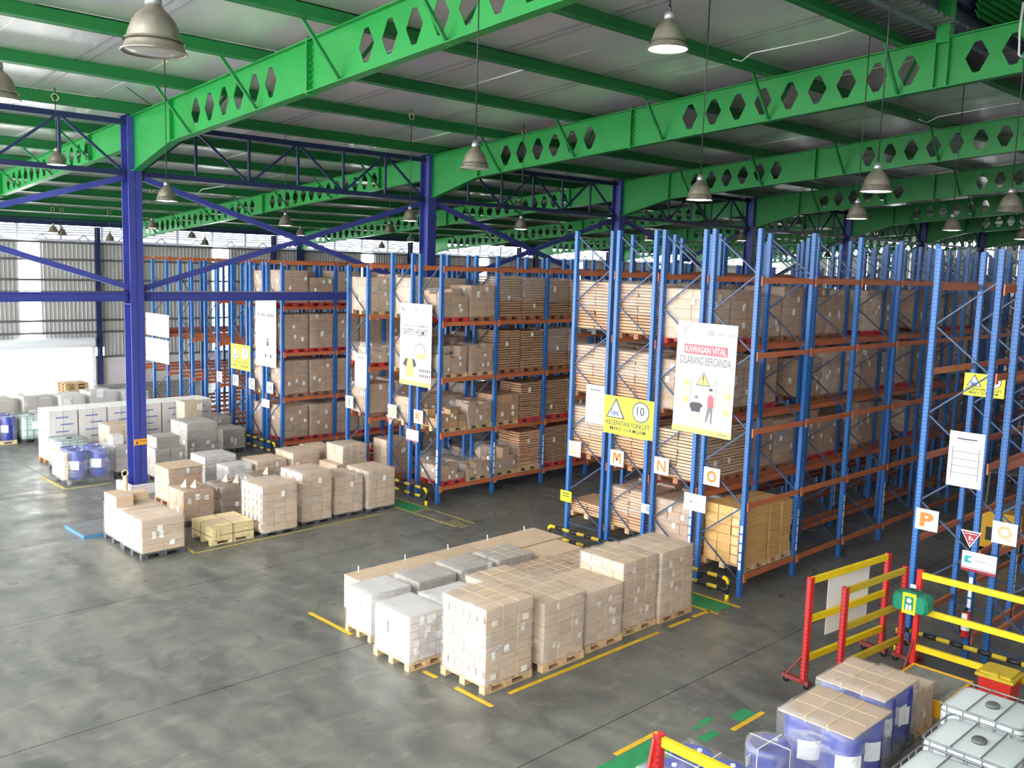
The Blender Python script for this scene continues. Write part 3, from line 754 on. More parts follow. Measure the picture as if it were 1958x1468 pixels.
def cone(par, x, y, z):      # folded cardboard pyramid
    f = lambda bm: [bm.faces.new(q) for q in (lambda v: [(v[0], v[1], v[4]), (v[1], v[2], v[4]), (v[2], v[3], v[4]), (v[3], v[0], v[4]), (v[3], v[2], v[1], v[0])])([bm.verts.new(p) for p in ((-.1, -.1, 0), (.1, -.1, 0), (.1, .1, 0), (-.1, .1, 0), (0, 0, .22))])]
    o = tag(ob('cardboard_cone', me('cardboard_cone', f, 'carton_tan'), None, (x, y, z), (0, 0, .4)), 'small cardboard do-not-stack pyramid '+par, 'cone', 'cardboard pyramids on load tops')
    ob('printed_mark', me('printed_mark', bm_box, 'ink', False, -.02, .02, -.085, -.075, .05, .08), o, (0, 0, 0))
load('brown wrapped carton load topped by two cardboard pyramids, behind the wooden crate', 10.9, 23.47, .9, .92, .96, 'carton_brown', (2, 2, 4), 'grey_plastic', False, True, None, (3, 2), group=LGp, labs=.13)
cone('at the left on the brown load behind the wooden crate', 11.2, 23.95, .985); cone('at the right on the brown load behind the wooden crate', 11.38, 23.75, .985)
load('brown wrapped carton load topped by pyramids, behind the stickered pinkish stack', 12.0, 23.5, .9, .9, .92, 'carton_dark', (2, 2, 4), 'grey_plastic', False, True, None, (2, 1), group=LGp)
cone('at the left on the load behind the stickered stack', 12.45, 24.05, .945); cone('at the right on the load behind the stickered stack', 12.62, 23.75, .945)
load('dark brown wrapped carton load behind the tallest tan stack with one pyramid', 13.3, 23.9, .95, .9, .92, 'carton_dark', (2, 2, 4), 'grey_plastic', False, True, None, (1, 1), group=LGp)
cone('alone, above the tallest tan stack of the front row', 13.8, 24.2, .945)
t = load('brown boxes under a flat tan cardboard sheet, just right of the nearest blue column', 11.5, 25.7, 1.05, .95, 1.08, 'carton_brown', (2, 2, 4), 'wood_dark', False, True, None, (3, 2), group=LGp)
ubox('cardboard_lid', t, 'carton_tan', -.02, -.02, 1.09, 1.1, 1.0, .02)
load('open-sided white wrapped load with striped slats behind the pyramid loads', 13.05, 26.6, 1.05, 1.0, 1.1, 'carton_white', (1, 6, 8), 'wood', False, True, (1, 1), (0, 0), group=LGp)
load('small bluish white wrapped load with large printed sheet in front of the slatted one', 13.35, 25.72, .85, .78, .92, 'carton_white', (2, 2, 2), 'wood', False, True, None, (2, 0), group=LGp, labs=.22)
load('tan strapped load with kraft sides right of the bluish white load', 14.3, 25.7, 1.08, 1.05, .95, 'carton_tan', (4, 2, 3), 'wood', False, True, (3, 1), (2, 1), group=LGp, labs=.13)
load('tan sheeted load with white label strip, left of the slanted wrapped load', 15.5, 25.6, 1.0, 1.1, 1.1, 'carton_tan', (3, 4, 4), 'wood', False, True, (2, 1), (2, 3), group=LGp)
load('tan strapped load squeezed before the I row sign', 16.55, 25.95, .8, 1.0, 1.08, 'carton_tan', (3, 2, 4), 'wood', False, True, (2, 0), (1, 1), group=LGp)
t = load('bright wrapped load with a raised upper tier nearest the I row rack', 16.3, 24.35, 1.2, 1.05, .85, 'carton_tan', (2, 2, 2), 'wood', False, False, None, (2, 3), group=LGp)
cartons(t, 'carton_tan', .25, .05, .85, .9, .9, .55, 2, 2, 2); ob('stretch_wrap', WR[1], t, (.24, .04, .5), (0, 0, 0), (.93, .93, .92)); straps(t, .25, .05, .2, .9, .9, 1.2, 2, 0)
load('tallest grey carton stack with neat white labels, behind the white wrapped loads', 14.12, 30.05, 1.12, 1.3, 1.54, 'carton_grey', (1, 2, 5), 'grey_plastic', False, True, None, (5, 2), group=LGp)
load('lower grey carton stack in front of the empty rack posts', 16.25, 31.66, .92, 1.1, .88, 'carton_grey', (1, 2, 3), 'grey_plastic', False, True, None, (4, 1), group=LGp)
load('grey carton stack furthest right of the container row', 16.66, 32.95, .6, 1.1, 1.15, 'carton_grey', (1, 2, 4), 'grey_plastic', False, True, None, (3, 1), group=LGp)
t = load('single tall tan box strapped to a pallet before the container row', 15.0, 32.1, .72, .7, 1.95, 'carton_tan', (1, 1, 1), 'wood_dark', False, True, (1, 0), (1, 0), group=LGp, ph=.75, labs=.25)
t = load('loosely wrapped dull grey load immediately right of the nearest blue column', 12.5, 28.85, 1.0, 1.0, 1.05, 'carton_grey', (2, 2, 3), 'grey_plastic', False, True, None, (2, 2), group=LGp)
ubox('carton', t, 'carton_grey', .1, .1, 1.06, .75, .75, .34); ob('stretch_wrap', WR[2], t, (.05, .05, .95), (0, 0, 0), (.85, .85, .47))
load('tall beige wrapped load left of the nearest blue column with dark vertical print', 12.2, 31.8, .98, 1.0, 1.4, 'carton_tan', (2, 2, 1), 'wood', False, True, None, (2, 1), group=LGp)
t = load('narrow pinkish wrapped load half hidden by the left side of the nearest blue column', 11.8, 30.3, .8, 1.1, 1.0, 'carton_grey', (2, 3, 2), 'grey_plastic', False, True, None, (1, 2), group=LGp)
ubox('carton', t, 'carton_white', .05, .3, 1.0, .35, .4, .3)

def drum_mesh(bm, r=.29, h=.88):
    bm_lathe(bm, [(.001, 0), (r*.93, 0), (r, .03), (r, h*.33), (r*1.03, h*.35), (r, h*.37), (r, h*.62), (r*1.03, h*.64), (r, h*.66), (r, h*.92), (r*.97, h*.97), (r*.9, h), (r*.85, h-.015), (.001, h-.015)], 24)
DM = me('drum', drum_mesh, 'drum', True)
BUNG = me('bung_cap', lambda bm: bm_lathe(bm, [(.001, 0), (.035, 0), (.035, .02), (.001, .02)], 10), 'white')
DLAB = me('drum_label', lambda bm: [bm.faces.new(q) for q in (lambda P: [(P[k][0], P[k+1][0], P[k+1][1], P[k][1]) for k in range(len(P)-1)])([(bm.verts.new((.3*math.cos(a), .3*math.sin(a), .3)), bm.verts.new((.3*math.cos(a), .3*math.sin(a), .58))) for a in [math.pi*1.05+.16*k for k in range(9)]])], 'white', True)
def drum(par, x, y, z):
    d = ob('drum', DM, par, (x, y, z)); ob('bung_cap', BUNG, d, (.16, 0, .865)); ob('drum_label', DLAB, d); return d
def drum_load(label, x, y, w_, d_, h_, z=0, lid=None, group='shrink-wrapped blue drum pallets', nx=2, ny=2, pal='grey_plastic'):
    t = thing('drum_pallet', label, 'drums', (x, y, z), group=group)
    pallet(t, pal, 0, 0, 0, w_, d_)
    for i in range(nx):
        for j in range(ny): drum(t, w_*(i+.5)/nx, d_*(j+.5)/ny, .15)
    top = .15+.88
    if lid: ubox('cardboard_lid', t, lid, .0, .0, top+.002, w_, d_, .02); top += .022
    ob('stretch_wrap', WR[R.randrange(4)], t, (-.01, -.01, .02), (0, 0, 0), (w_+.02, d_+.02, top+.0))
    return t
t = drum_load('two wrapped blue drums on grey pallet at the yellow corner line, far left group', 10.26, 29.98, 1.36, 1.2, 1.1)
for k in range(4): ubox('sack', t, 'sack', -.12, .05, .18+k*.21, .1, 1.1, .2)
# container row
for k in range(6):
    t = thing('container_load', '%s tall white wrapped block from the left with blue printed lines, far container row' % ordn[k+1], 'pallet load', (10.75+k*.98, 33.2, 0), group='white printed blocks in the container row')
    pallet(t, 'wood_dark', 0, 0, 0, .94, 1.1)
    for q in range(2): ubox('block', t, 'carton_white', .01+q*.47, .0, .15, .455, 1.1, 1.68)
    ubox('cap_sheet', t, 'paper', 0, 0, 1.832, .94, 1.1, .01)
    for q in range(5): ubox('printed_line', t, 'inkblue', .22+(.16 if q % 2 else 0), -.008, .62+q*.24, .42, .004, .045)
# IBC totes
def ibc_body(bm):
    n = 8; pr = []
    prof = [(.0, .16), (0, .5), (.015, .52), (0, .54), (0, .78), (.015, .8), (0, .82), (0, .98), (.02, 1.03), (.08, 1.05)]
    rings = []
    for ins, z in prof:
        ring = []
        a, b, r = .48-ins, .58-ins, .09
        for cx, cy, a0 in ((a-r, b-r, 0), (-a+r, b-r, 90), (-a+r, -b+r, 180), (a-r, -b+r, 270)):
            for q in range(4):
                t_ = math.radians(a0+q*30); ring.append(bm.verts.new((cx+r*math.cos(t_), cy+r*math.sin(t_), z)))
        rings.append(ring)
    for u, v in zip(rings, rings[1:]):
        for k in range(16): bm.faces.new((u[k], u[(k+1) % 16], v[(k+1) % 16], v[k]))
    bm.faces.new(rings[0][::-1]); bm.faces.new(rings[-1])
def rod(bm, a, b, r=.009): bm_tube(bm, [a, b], r, 6)
def ibc(label, x, y, z=0, w_=1.0, d_=1.2, body='ibc', rot=0, h_=1.16, group='white tank totes'):
    t = thing('tank_tote', label, 'tote', (x, y, z), (0, 0, rot), group=group)
    t.scale = (w_/1.0, d_/1.2, h_/1.16)
    pallet(t, 'grey_plastic', -.5, -.6, 0, 1.0, 1.2)
    b = ob('tank', me('tank', ibc_body, body, True), t)
    ob('screw_cap', me('screw_cap', lambda bm: bm_lathe(bm, [(.001, 0), (.1, 0), (.1, .035), (.085, .05), (.001, .05)], 20), 'cap', True), t, (0, 0, 1.05))
    for yy in (-.2, .2): ubox('top_bar', t, 'galv', -.49, yy-.008, 1.062, .98, .016, .016)
    def ring(zz): 
        def f(bm):
            pts = []
            a, b_, r = .495, .595, .1
            for cx, cy, a0 in ((a-r, b_-r, 0), (-a+r, b_-r, 90), (-a+r, -b_+r, 180), (a-r, -b_+r, 270)):
                for q in range(5): t_ = math.radians(a0+q*22.5); pts.append((cx+r*math.cos(t_), cy+r*math.sin(t_), zz))
            bm_tube(bm, pts+[pts[0]], .013 if zz > 1.0 else .008, 6, False)
        return f
    for zz in (.25, .5, .75, .98, 1.07): ob('cage_rail', me('cage_rail', ring(zz), 'galv', True), t)
    vb = me('cage_bar', rod, 'galv', True, (0, 0, .15), (0, 0, 1.07))
    for k in range(5):
        for s_ in (-1, 1): ob('cage_bar', vb, t, (s_*.5, -.46+k*.23, 0))
    for k in range(4):
        for s_ in (-1, 1): ob('cage_bar', vb, t, (-.33+k*.22, s_*.6, 0))
    ubox('label_plate', t, 'paper', -.15, -.612, .55, .3, .005, .3)
    return t
ibc('pale green wrapped tank tote before the container row, left of the nearest column', 11.05, 32.28, 0, .98, .95, 'ibcg', 0, 1.15)
ibc('far-left tank tote standing by blue drums in the bright doorway light', 11.75, 38.15, 0, 1.0, 1.0, 'ibcg', 0, 1.08)
drum_load('blue drum pallet at the far left edge of the photo on pale wood', 10.05, 37.75, 1.05, 1.05, 1.05, pal='crate')
for k, (x, y, w_, h_, lbl) in enumerate([(10.6, 40.2, 1.2, 1.35, 'leftmost washed-out grey block in the bright far-left row'), (12.06, 40.1, 1.1, 1.4, 'second washed-out grey block in the bright far-left row'), (13.4, 39.9, 1.0, 1.35, 'white draped block with grey label in the bright far row'), (14.6, 40.0, 1.1, 1.4, 'right-hand white draped block just left of the nearest column'), (16.0, 40.0, 1.1, 1.3, 'white block glimpsed right behind the nearest blue column')]):
    load(lbl, x, y, w_, 1.2, h_, 'carton_grey' if k < 2 else 'carton_white', (2, 2, 2), 'grey_plastic', False, True, None, (1, 0), group='pale blocks in the far-left row', labs=.3)
for k in range(6):
    t = thing('empty_pallet', '%s from the ground in the pile of empty pallets inside the bright doorway' % ['lowest', 'second', 'third', 'fourth', 'fifth', 'top'][k] + ' pallet', 'pallet', (16.0, 47.0, k*.15), group='empty pallets by the doorway')
    t['label'] = '%s pallet in the pile of empty pallets before the bright doorway' % ['lowest', 'second lowest', 'third lowest', 'third highest', 'second highest', 'topmost'][k]
    pallet(t, 'wood', R.uniform(-.04, .04), 0, 0, 1.1, 1.1)
# --- blue floor scale, bollard with ring
t = thing('floor_scale', 'flat blue weighing platform on the floor behind the big pale load', 'scale', (8.52, 24.0, 0))
ubox('rim', t, 'blue_scale', 0, 0, .0, 1.35, 1.35, .08); ubox('top_plate', t, 'galv', .02, .02, .081, 1.31, 1.31, .004)
t = thing('column_pedestal', 'white painted concrete plinth around the foot of the nearest blue column', 'plinth', (11.2, 27.62, 0))
for a, b, c, d in ((0, .95, 0, .12), (0, .12, .12, 1.1)): ubox('slab', t, 'plaster', a, c, 0, b-a if b > .2 else b, d-c if d > .2 else d-c, .28)
t = thing('bollard', 'cream bollard with a ring handle left of the nearest column foot', 'bollard', (10.95, 27.4, 0))
ob('pipe', me('pipe', lambda bm: bm_lathe(bm, [(.07, 0), (.07, .62), (.05, .68), (.001, .68)], 14), 'crate', True), t)
ob('ring', me('ring', lambda bm: bm_tube(bm, [(.09*math.cos(a), 0, .76+.09*math.sin(a)) for a in [k*math.pi/8 for k in range(17)]], .02, 8, False), 'crate', True), t)

# --- loads in the racks
ORD = ['first', 'second', 'third', 'fourth', 'fifth', 'sixth', 'seventh', 'eighth', 'ninth']
LVN = ['lowest shelf', 'second shelf', 'third shelf', 'fourth shelf']
def rload(letter, bay, slot, lev, style, h_=1.3, m='carton_brown', pal='wood_dark', desc=None, wrapped=None):
    x0, y0, y1, L_ = RACK[letter]
    w_ = (L_-.22)/2; x = x0+bay*L_+.08+slot*(w_+.06); y = y0+.04; d_ = y1-y0-.08; z = LV[lev]+.056
    names = dict(flat='stack of flat cartons', box='wrapped boxes', mixed='loose small cartons', low='low pile of cartons')
    col = {'carton_rust': 'light brown', 'carton_brown': 'brown', 'carton_yellow': 'golden', 'carton_dark': 'dark', 'carton_tan': 'tan', 'carton_grey': 'grey', 'carton_white': 'white'}[m]
    label = '%s %s, row %s, %s bay, %s side, %s' % (col, names[style], letter, ORD[bay], 'left' if slot == 0 else 'right', LVN[lev])
    t = thing('rack_load', label, 'pallet load', (x, y, z), group='loads in rack row '+letter)
    pallet(t, pal, 0, 0, 0, w_, d_)
    if style == 'flat':
        nz = max(4, int(h_/.085)); cartons(t, m, .02, .0, .15, w_-.04, d_, h_-.15, 2, 2, nz, jit=.022, gap=.018, name='flat_carton')
        labels_on(t, .02, 0, .15, w_-.04, d_, h_-.15, 1, 0, s=.13)
        if wrapped: ob('stretch_wrap', WR[R.randrange(4)], t, (.0, -.02, h_*.45), (0, 0, 0), (w_, d_+.04, h_*.57))
    elif style == 'box':
        nz = max(2, int(h_/.26)); cartons(t, m, .01, .0, .15, w_-.02, d_, h_-.15, 2 if bay > 3 else 3, 3 if bay == 0 else 2, nz, jit=.01)
        labels_on(t, .01, 0, .15, w_-.02, d_, h_-.15, 3, 3 if bay == 0 else 1, s=.12)
        if wrapped is not False: ob('stretch_wrap', WR[R.randrange(4)], t, (-.005, -.015, .12), (0, 0, 0), (w_+.01, d_+.03, h_-.11))
    else:
        nx, ny = 3, 3; cw, cd = w_/nx, d_/ny
        for i in range(nx):
            for j in range(ny):
                hh = h_*R.uniform(.55, 1.)-.15; n = max(1, round(hh/.2)); zz = .15
                for q in range(n):
                    hq = hh/n; s_ = R.uniform(.82, .98)
                    if i > 0 and j > 0 and q < n-1: zz += hq; continue
                    ubox('carton', t, m, i*cw+cw*(1-s_)*R.random(), j*cd+cd*(1-s_)*R.random(), zz+.001, cw*s_, cd*s_, hq-.004)
                    zz += hq
        labels_on(t, .0, 0, .15, w_, d_, h_*.5, 3, 2, s=.09)
        if wrapped: ob('stretch_wrap', WR[R.randrange(4)], t, (-.005, -.015, .12), (0, 0, 0), (w_+.01, d_+.03, h_-.11))
    return t
# row K
for lev, a, b in ((0, ('low', .62, 'red_paint', True), ('low', .55, 'wood', True)), (1, ('mixed', .7, 'wood', False), ('mixed', .85, 'wood', True)), (2, ('mixed', .95, 'wood', True), ('mixed', 1.0, 'wood', True)), (3, ('mixed', .98, 'red_paint', True), ('box', 1.08, 'wood_dark', True))):
    rload('K', 0, 0, lev, a[0], a[1], 'carton_brown', a[2], wrapped=a[3]); rload('K', 0, 1, lev, b[0], b[1], 'carton_brown', b[2], wrapped=b[3])
rload('K', 1, 0, 0, 'mixed', .95, 'carton_brown', 'wood', wrapped=True); rload('K', 1, 1, 0, 'flat', 1.32, 'carton_rust', 'wood')
rload('K', 1, 0, 1, 'box', .98, 'carton_brown', 'wood', wrapped=False); rload('K', 1, 1, 1, 'flat', 1.3, 'carton_brown', 'red_paint')
for lev in (2, 3):
    for s_ in (0, 1): rload('K', 1, s_, lev, 'flat', 1.38-.04*s_, 'carton_brown', 'wood_dark', wrapped=(lev == 3))
for lev in range(4):
    for s_ in (0, 1): rload('K', 2, s_, lev, 'flat', 1.36-.05*(lev % 2), 'carton_brown', 'red_paint' if lev < 2 else 'wood_dark', wrapped=lev > 1)
# row J
for lev in range(1, 4):
    for s_ in (0, 1): rload('J', 0, s_, lev, 'box', [0, .9, 1.1, 1.25][lev], 'carton_brown' if lev != 3 else 'carton_tan', 'wood', wrapped=True)
    rload('J', 1, 0, lev, 'box', 1.2, 'carton_dark', 'wood_dark'); rload('J', 1, 1, lev, 'box', 1.1, 'carton_dark', 'wood_dark')
rload('J', 0, 1, 0, 'low', .6, 'carton_dark', 'wood_dark', wrapped=True); rload('J', 1, 0, 0, 'low', .7, 'carton_dark', 'wood_dark', wrapped=True)
# row I
rload('I', 0, 0, 3, 'box', 1.2, 'carton_tan', 'wood'); rload('I', 0, 1, 3, 'box', 1.3, 'carton_brown', 'wood')
rload('I', 0, 0, 2, 'mixed', .75, 'carton_tan', 'red_paint', wrapped=True); rload('I', 0, 1, 2, 'mixed', .6, 'carton_brown', 'red_paint', wrapped=True)
rload('I', 0, 0, 1, 'box', 1.1, 'carton_brown', 'wood_dark'); rload('I', 0, 1, 1, 'box', 1.15, 'carton_brown', 'wood_dark')
for lev in range(4): rload('I', 1, lev % 2, lev, 'box', 1.2, 'carton_brown', 'wood_dark')
for k in range(7):
    t = thing('empty_pallet', '%s red-brown pallet of the pile under the I row, counted from the floor' % ORD[k], 'pallet', (18.6, 24.9, k*.152), group='pallets piled under the I row')
    pallet(t, 'red_paint' if k % 2 else 'wood_dark', R.uniform(-.04, .04), 0, 0, 1.1, 1.0)
load('narrow tall tan and grey carton stack on the floor between signs I and J', 17.95, 24.0, .9, .75, 1.5, 'carton_brown', (2, 2, 5), 'red_paint', False, True, None, (2, 1), group=LGp)
# rows H, G
for bay in (0, 1, 2):
    for lev in range(4):
        for s_ in (0, 1):
            if bay == 2 and s_ == 1: continue
            rload('H', bay, s_, lev, 'box', [1.3, 1.35, 1.4, 1.05 if s_ else 1.3][lev], 'carton_brown', 'red_paint' if lev != 1 else 'wood_dark')
for lev in range(4):
    for s_ in (0, 1): rload('G', 0, s_, lev, 'box', 1.25, 'carton_brown', 'wood')
# block L M N O
for lev in (1, 2, 3):
    for bay in (0, 1):
        for s_ in (0, 1):
            rload('L', bay, s_, lev, 'flat', 1.38, 'carton_rust', 'wood_dark' if lev != 3 else 'grey_plastic', wrapped=True)
            rload('M', bay, s_, lev, 'flat', 1.36, 'carton_rust', 'wood_dark', wrapped=(lev != 1))
rload('L', 0, 0, 0, 'flat', .45, 'carton_rust', 'wood'); rload('L', 0, 1, 0, 'flat', .4, 'carton_rust', 'wood')
rload('M', 0, 0, 0, 'flat', 1.15, 'carton_rust', 'wood', wrapped=True); rload('M', 0, 1, 0, 'flat', 1.2, 'carton_rust', 'wood', wrapped=True)
rload('N', 0, 0, 0, 'box', 1.2, 'carton_brown', 'wood_dark', wrapped=True); rload('N', 0, 1, 0, 'box', 1.25, 'carton_dark', 'wood_dark')
for bay in range(0, 7):
    for lev in (1, 2, 3):
        for s_ in (0, 1):
            if (bay*7+lev*3+s_*5) % 6 == 0 and bay > 0: continue
            rload('N', bay, s_, lev, 'flat' if (bay == 0 and lev == 1) else 'box', R.choice([1.15, 1.3, 1.38]), R.choice(['carton_brown', 'carton_tan', 'carton_brown']), 'wood_dark' if (bay+lev) % 3 else 'red_paint')
rload('N', 1, 0, 0, 'low', .8, 'carton_dark', 'wood_dark')
# golden cartons in the O row
for s_, (xx, hh) in enumerate([(18.06, 1.3), (19.14, 1.26)]):
    t = thing('rack_load', ['golden carton stack inside the first bay of row O, nearer the aisle end', 'golden carton stack of six layers at the outer edge of the first O bay'][s_], 'pallet load', (xx, 10.92, LV[0]+.056), group='golden carton stacks in row O')
    pallet(t, 'wood', 0, 0, 0, 1.02, 1.1)
    cartons(t, 'carton_yellow', .02, .02, .15, .98, 1.05, hh, 2, 3, 6, jit=.012)
    for q in range(6): ubox('tape', t, 'tape', .006, .16, .18+q*hh/6, .008, .18, hh/6-.05)
    if s_ == 1: straps(t, .02, .02, .0, .98, 1.05, hh+.15, 1, 0)
# far loads and the Q row
for bay, lev, s_ in ((2, 1, 0), (2, 1, 1), (2, 2, 0), (2, 2, 1), (2, 3, 0), (2, 3, 1), (3, 1, 0), (3, 2, 0)):
    rload('Q', bay, s_, lev, 'box', 1.25, 'carton_tan' if lev > 1 else 'carton_white', 'wood')
for bay in (6, 7, 8):
    for lev in (1, 2, 3): rload('P', bay, lev % 2, lev, 'box', 1.2, 'carton_brown', 'wood')
# ------------------------------------------------------------------ floor markings
def mark(label, pts, m='yline', cat='floor marking', grp='painted floor lines'):
    o = ob('floor_line', me('floor_line', bm_prism, m, False, pts, .001, .005)); return tag(o, label, cat, grp)
def seg(label, a, b, wd=.09, m='yline'):
    a, b = Vector(a), Vector(b); d = (b-a).normalized(); n = Vector((-d.y, d.x))*wd/2
    return mark(label, [tuple(a-n), tuple(b-n), tuple(b+n), tuple(a+n)], m)
seg('long yellow line along the right side of the nearest block of loads', (10.7, 10.79), (14.87, 10.79))
seg('short yellow dash after the long line beside the tall stacks', (15.25, 10.82), (15.95, 10.81))
seg('short yellow dash meeting the green walkway by row O', (16.1, 10.84), (16.72, 10.81))
seg('yellow line leading out of the left end of the nearest block', (10.14, 14.6), (10.14, 16.1))
seg('worn yellow line under the tallest stack corner, nearest the camera', (10.16, 10.62), (10.16, 11.55))
seg('small worn yellow dash between the two front-left stacks', (10.16, 12.05), (10.16, 12.4))
seg('yellow dash in front of the wrapped blue drums', (12.5, 7.56), (13.42, 7.56))
seg('yellow dash at the bottom beside the red post', (10.5, 8.3), (11.55, 8.3))
seg('faded yellow line before the wooden crate and stacks near the blue column', (10.1, 21.22), (15.9, 21.42), .08, 'yfade')
seg('faded yellow line running back along the pale load by the blue column', (10.12, 21.2), (10.2, 21.9), .08, 'yfade')
seg('yellow edge line between the green walkway and the wide aisle, near side', (16.62, 21.9), (16.65, 19.05), .07, 'yfade')
seg('yellow edge line between the green walkway and the K row guard rail', (17.3, 22.9), (17.29, 20.9), .07, 'yfade')
seg('yellow cross line closing the K row green walkway', (16.65, 21.02), (17.3, 21.0), .07, 'yfade')
seg('broken faded edge line continuing from the K row walkway', (17.29, 20.7), (17.28, 19.0), .05, 'yfade')
for k in range(4): seg('%s faded zebra bar from the K row in the wide aisle' % ordn[k+1], (16.68, 19.55-.2*k), (17.1-.05*k, 19.55-.2*k), .06, 'yfade')
seg('faded yellow corner line by the wrapped drums in the far-left group', (9.97, 31.8), (10.0, 29.6), .1, 'yfade')
seg('faded yellow line along the front of the far-left drum pallet', (10.0, 29.55), (11.4, 29.55), .08, 'yfade')
seg('yellow edge line of the O row walkway beside the guard rail', (17.36, 12.2), (17.37, 10.5), .08)
seg('yellow edge line of the O row walkway on the aisle side', (16.63, 11.5), (16.66, 10.58), .08)
def gz(label, x0, x1, y0, y1):
    o = ob('green_walkway', me('green_walkway', bm_box, 'gline', False, x0, x1, y0, y1, .0005, .003)); tag(o, label, 'floor marking', 'green painted walkways')
gz('green walkway patch in front of row K', 16.68, 17.26, 21.06, 24.5)
gz('green walkway patch in front of row O', 16.68, 17.32, 10.68, 13.5)
gz('worn green patch behind the yellow dash by the drums', 12.85, 13.3, 7.62, 7.86)
gz('small green patch on the floor in front of the single blue drum', 11.85, 12.26, 7.62, 7.78)
gz('faint green patch left of the small one on the bottom floor', 12.05, 12.25, 7.94, 8.02)
gz('green walkway strip beside the red post at the bottom', 9.6, 11.4, 7.7, 8.24)
gz('green scuffed patch with white scratches near the drums', 12.3, 12.6, 7.95, 8.08)

# ------------------------------------------------------------------ pipe guard rails (black and yellow)
def guard(label, x, y0, y1, hs=(.24, .5), grp='black and yellow pipe guards', dirx=False):
    t = thing('guard_rail', label, 'guard rail', (x, y0, 0), group=grp)
    n = max(3, int((y1-y0)/.24))
    for h in hs:
        for k in range(n):
            a, b = (y1-y0)*k/n, (y1-y0)*(k+1)/n
            if h == hs[-1]: a, b = max(a, .12), min(b, y1-y0-.12)
            tube('rail_band', t, 'yellow_dull' if k % 2 else 'black', [(0, a, h), (0, b, h)], .045, 10)
    for yy, s_ in ((0, 1), (y1-y0, -1)):
        tube('elbow', t, 'yellow', [(0, yy, hs[-1]-.12), (0, yy, hs[-1]-.05), (0, yy+s_*.035, hs[-1]-.012), (0, yy+s_*.12, hs[-1])], .045, 10)
        tube('leg', t, 'black', [(0, yy, .15), (0, yy, hs[-1]-.12)], .045, 10); tube('leg', t, 'yellow', [(0, yy, 0), (0, yy, .15)], .046, 10)
    return t
guard('black and yellow pipe guard at the foot of rack row K', 17.45, 21.35, 23.9)
guard('black and yellow pipe guard in front of signs N and O', 17.5, 10.93, 13.5)
guard('black and yellow pipe guard in front of signs L and M', 17.5, 13.9, 16.35)
guard('black and yellow pipe guard before the P and Q rows, behind the yellow rails', 17.62, 4.0, 7.2)
guard('pale worn pipe guard at the foot of rack rows G and H', 17.35, 29.9, 33.9, (.24, .55))

# ------------------------------------------------------------------ signs on the rack ends
SR = Matrix(((0, 0, -1), (-1, 0, 0), (0, 1, 0))).to_euler()
XM = None
def sign(name, label, cat, x, yl, yr, z0, z1, m='white', grp=None, tilt=0., t_=.008, xm=None):
    if xm:      # measured on the plane xm: slide along the line of sight onto the real post face
        k_ = x/xm; yl, yr, z0, z1 = yl*k_, yr*k_, CH+(z0-CH)*k_, CH+(z1-CH)*k_
    o = ob(name, me(name, bm_box, m, False, -(yl-yr)/2, (yl-yr)/2, -(z1-z0)/2, (z1-z0)/2, -t_/2, t_/2), None, (x, (yl+yr)/2, (z0+z1)/2), SR)
    if tilt: o.rotation_euler = (Matrix(((0, 0, -1), (-1, 0, 0), (0, 1, 0))) @ Matrix.Rotation(tilt, 3, 'Z')).to_euler()
    return tag(o, label, cat, grp)
def txt(par, s_, m, cx, cy, w_=None, h_=None, bold=0., sp=1.): return ob('lettering', text_mesh(s_, m, w_, h_, sp, bold), par, (cx, cy, .005))
def poly(par, name, pts, m, z=.005): return ob(name, me(name, bm_prism, m, False, pts, 0, .002), par, (0, 0, z))
def rect(par, name, x0, x1, y0, y1, m, z=.005): return poly(par, name, [(x0, y0), (x1, y0), (x1, y1), (x0, y1)], m, z)
def disc(par, name, cx, cy, rx, ry, m, z=.005, n=24): return poly(par, name, [(cx+rx*math.cos(2*math.pi*k/n), cy+ry*math.sin(2*math.pi*k/n)) for k in range(n)], m, z)
def line(par, name, a, b, wd, m, z=.005):
    a, b = Vector(a), Vector(b); d = (b-a).normalized(); n = Vector((-d.y, d.x))*wd/2
    return poly(par, name, [tuple(a-n), tuple(b-n), tuple(b+n), tuple(a+n)], m, z)
LS = 'letter signs on the rack ends'
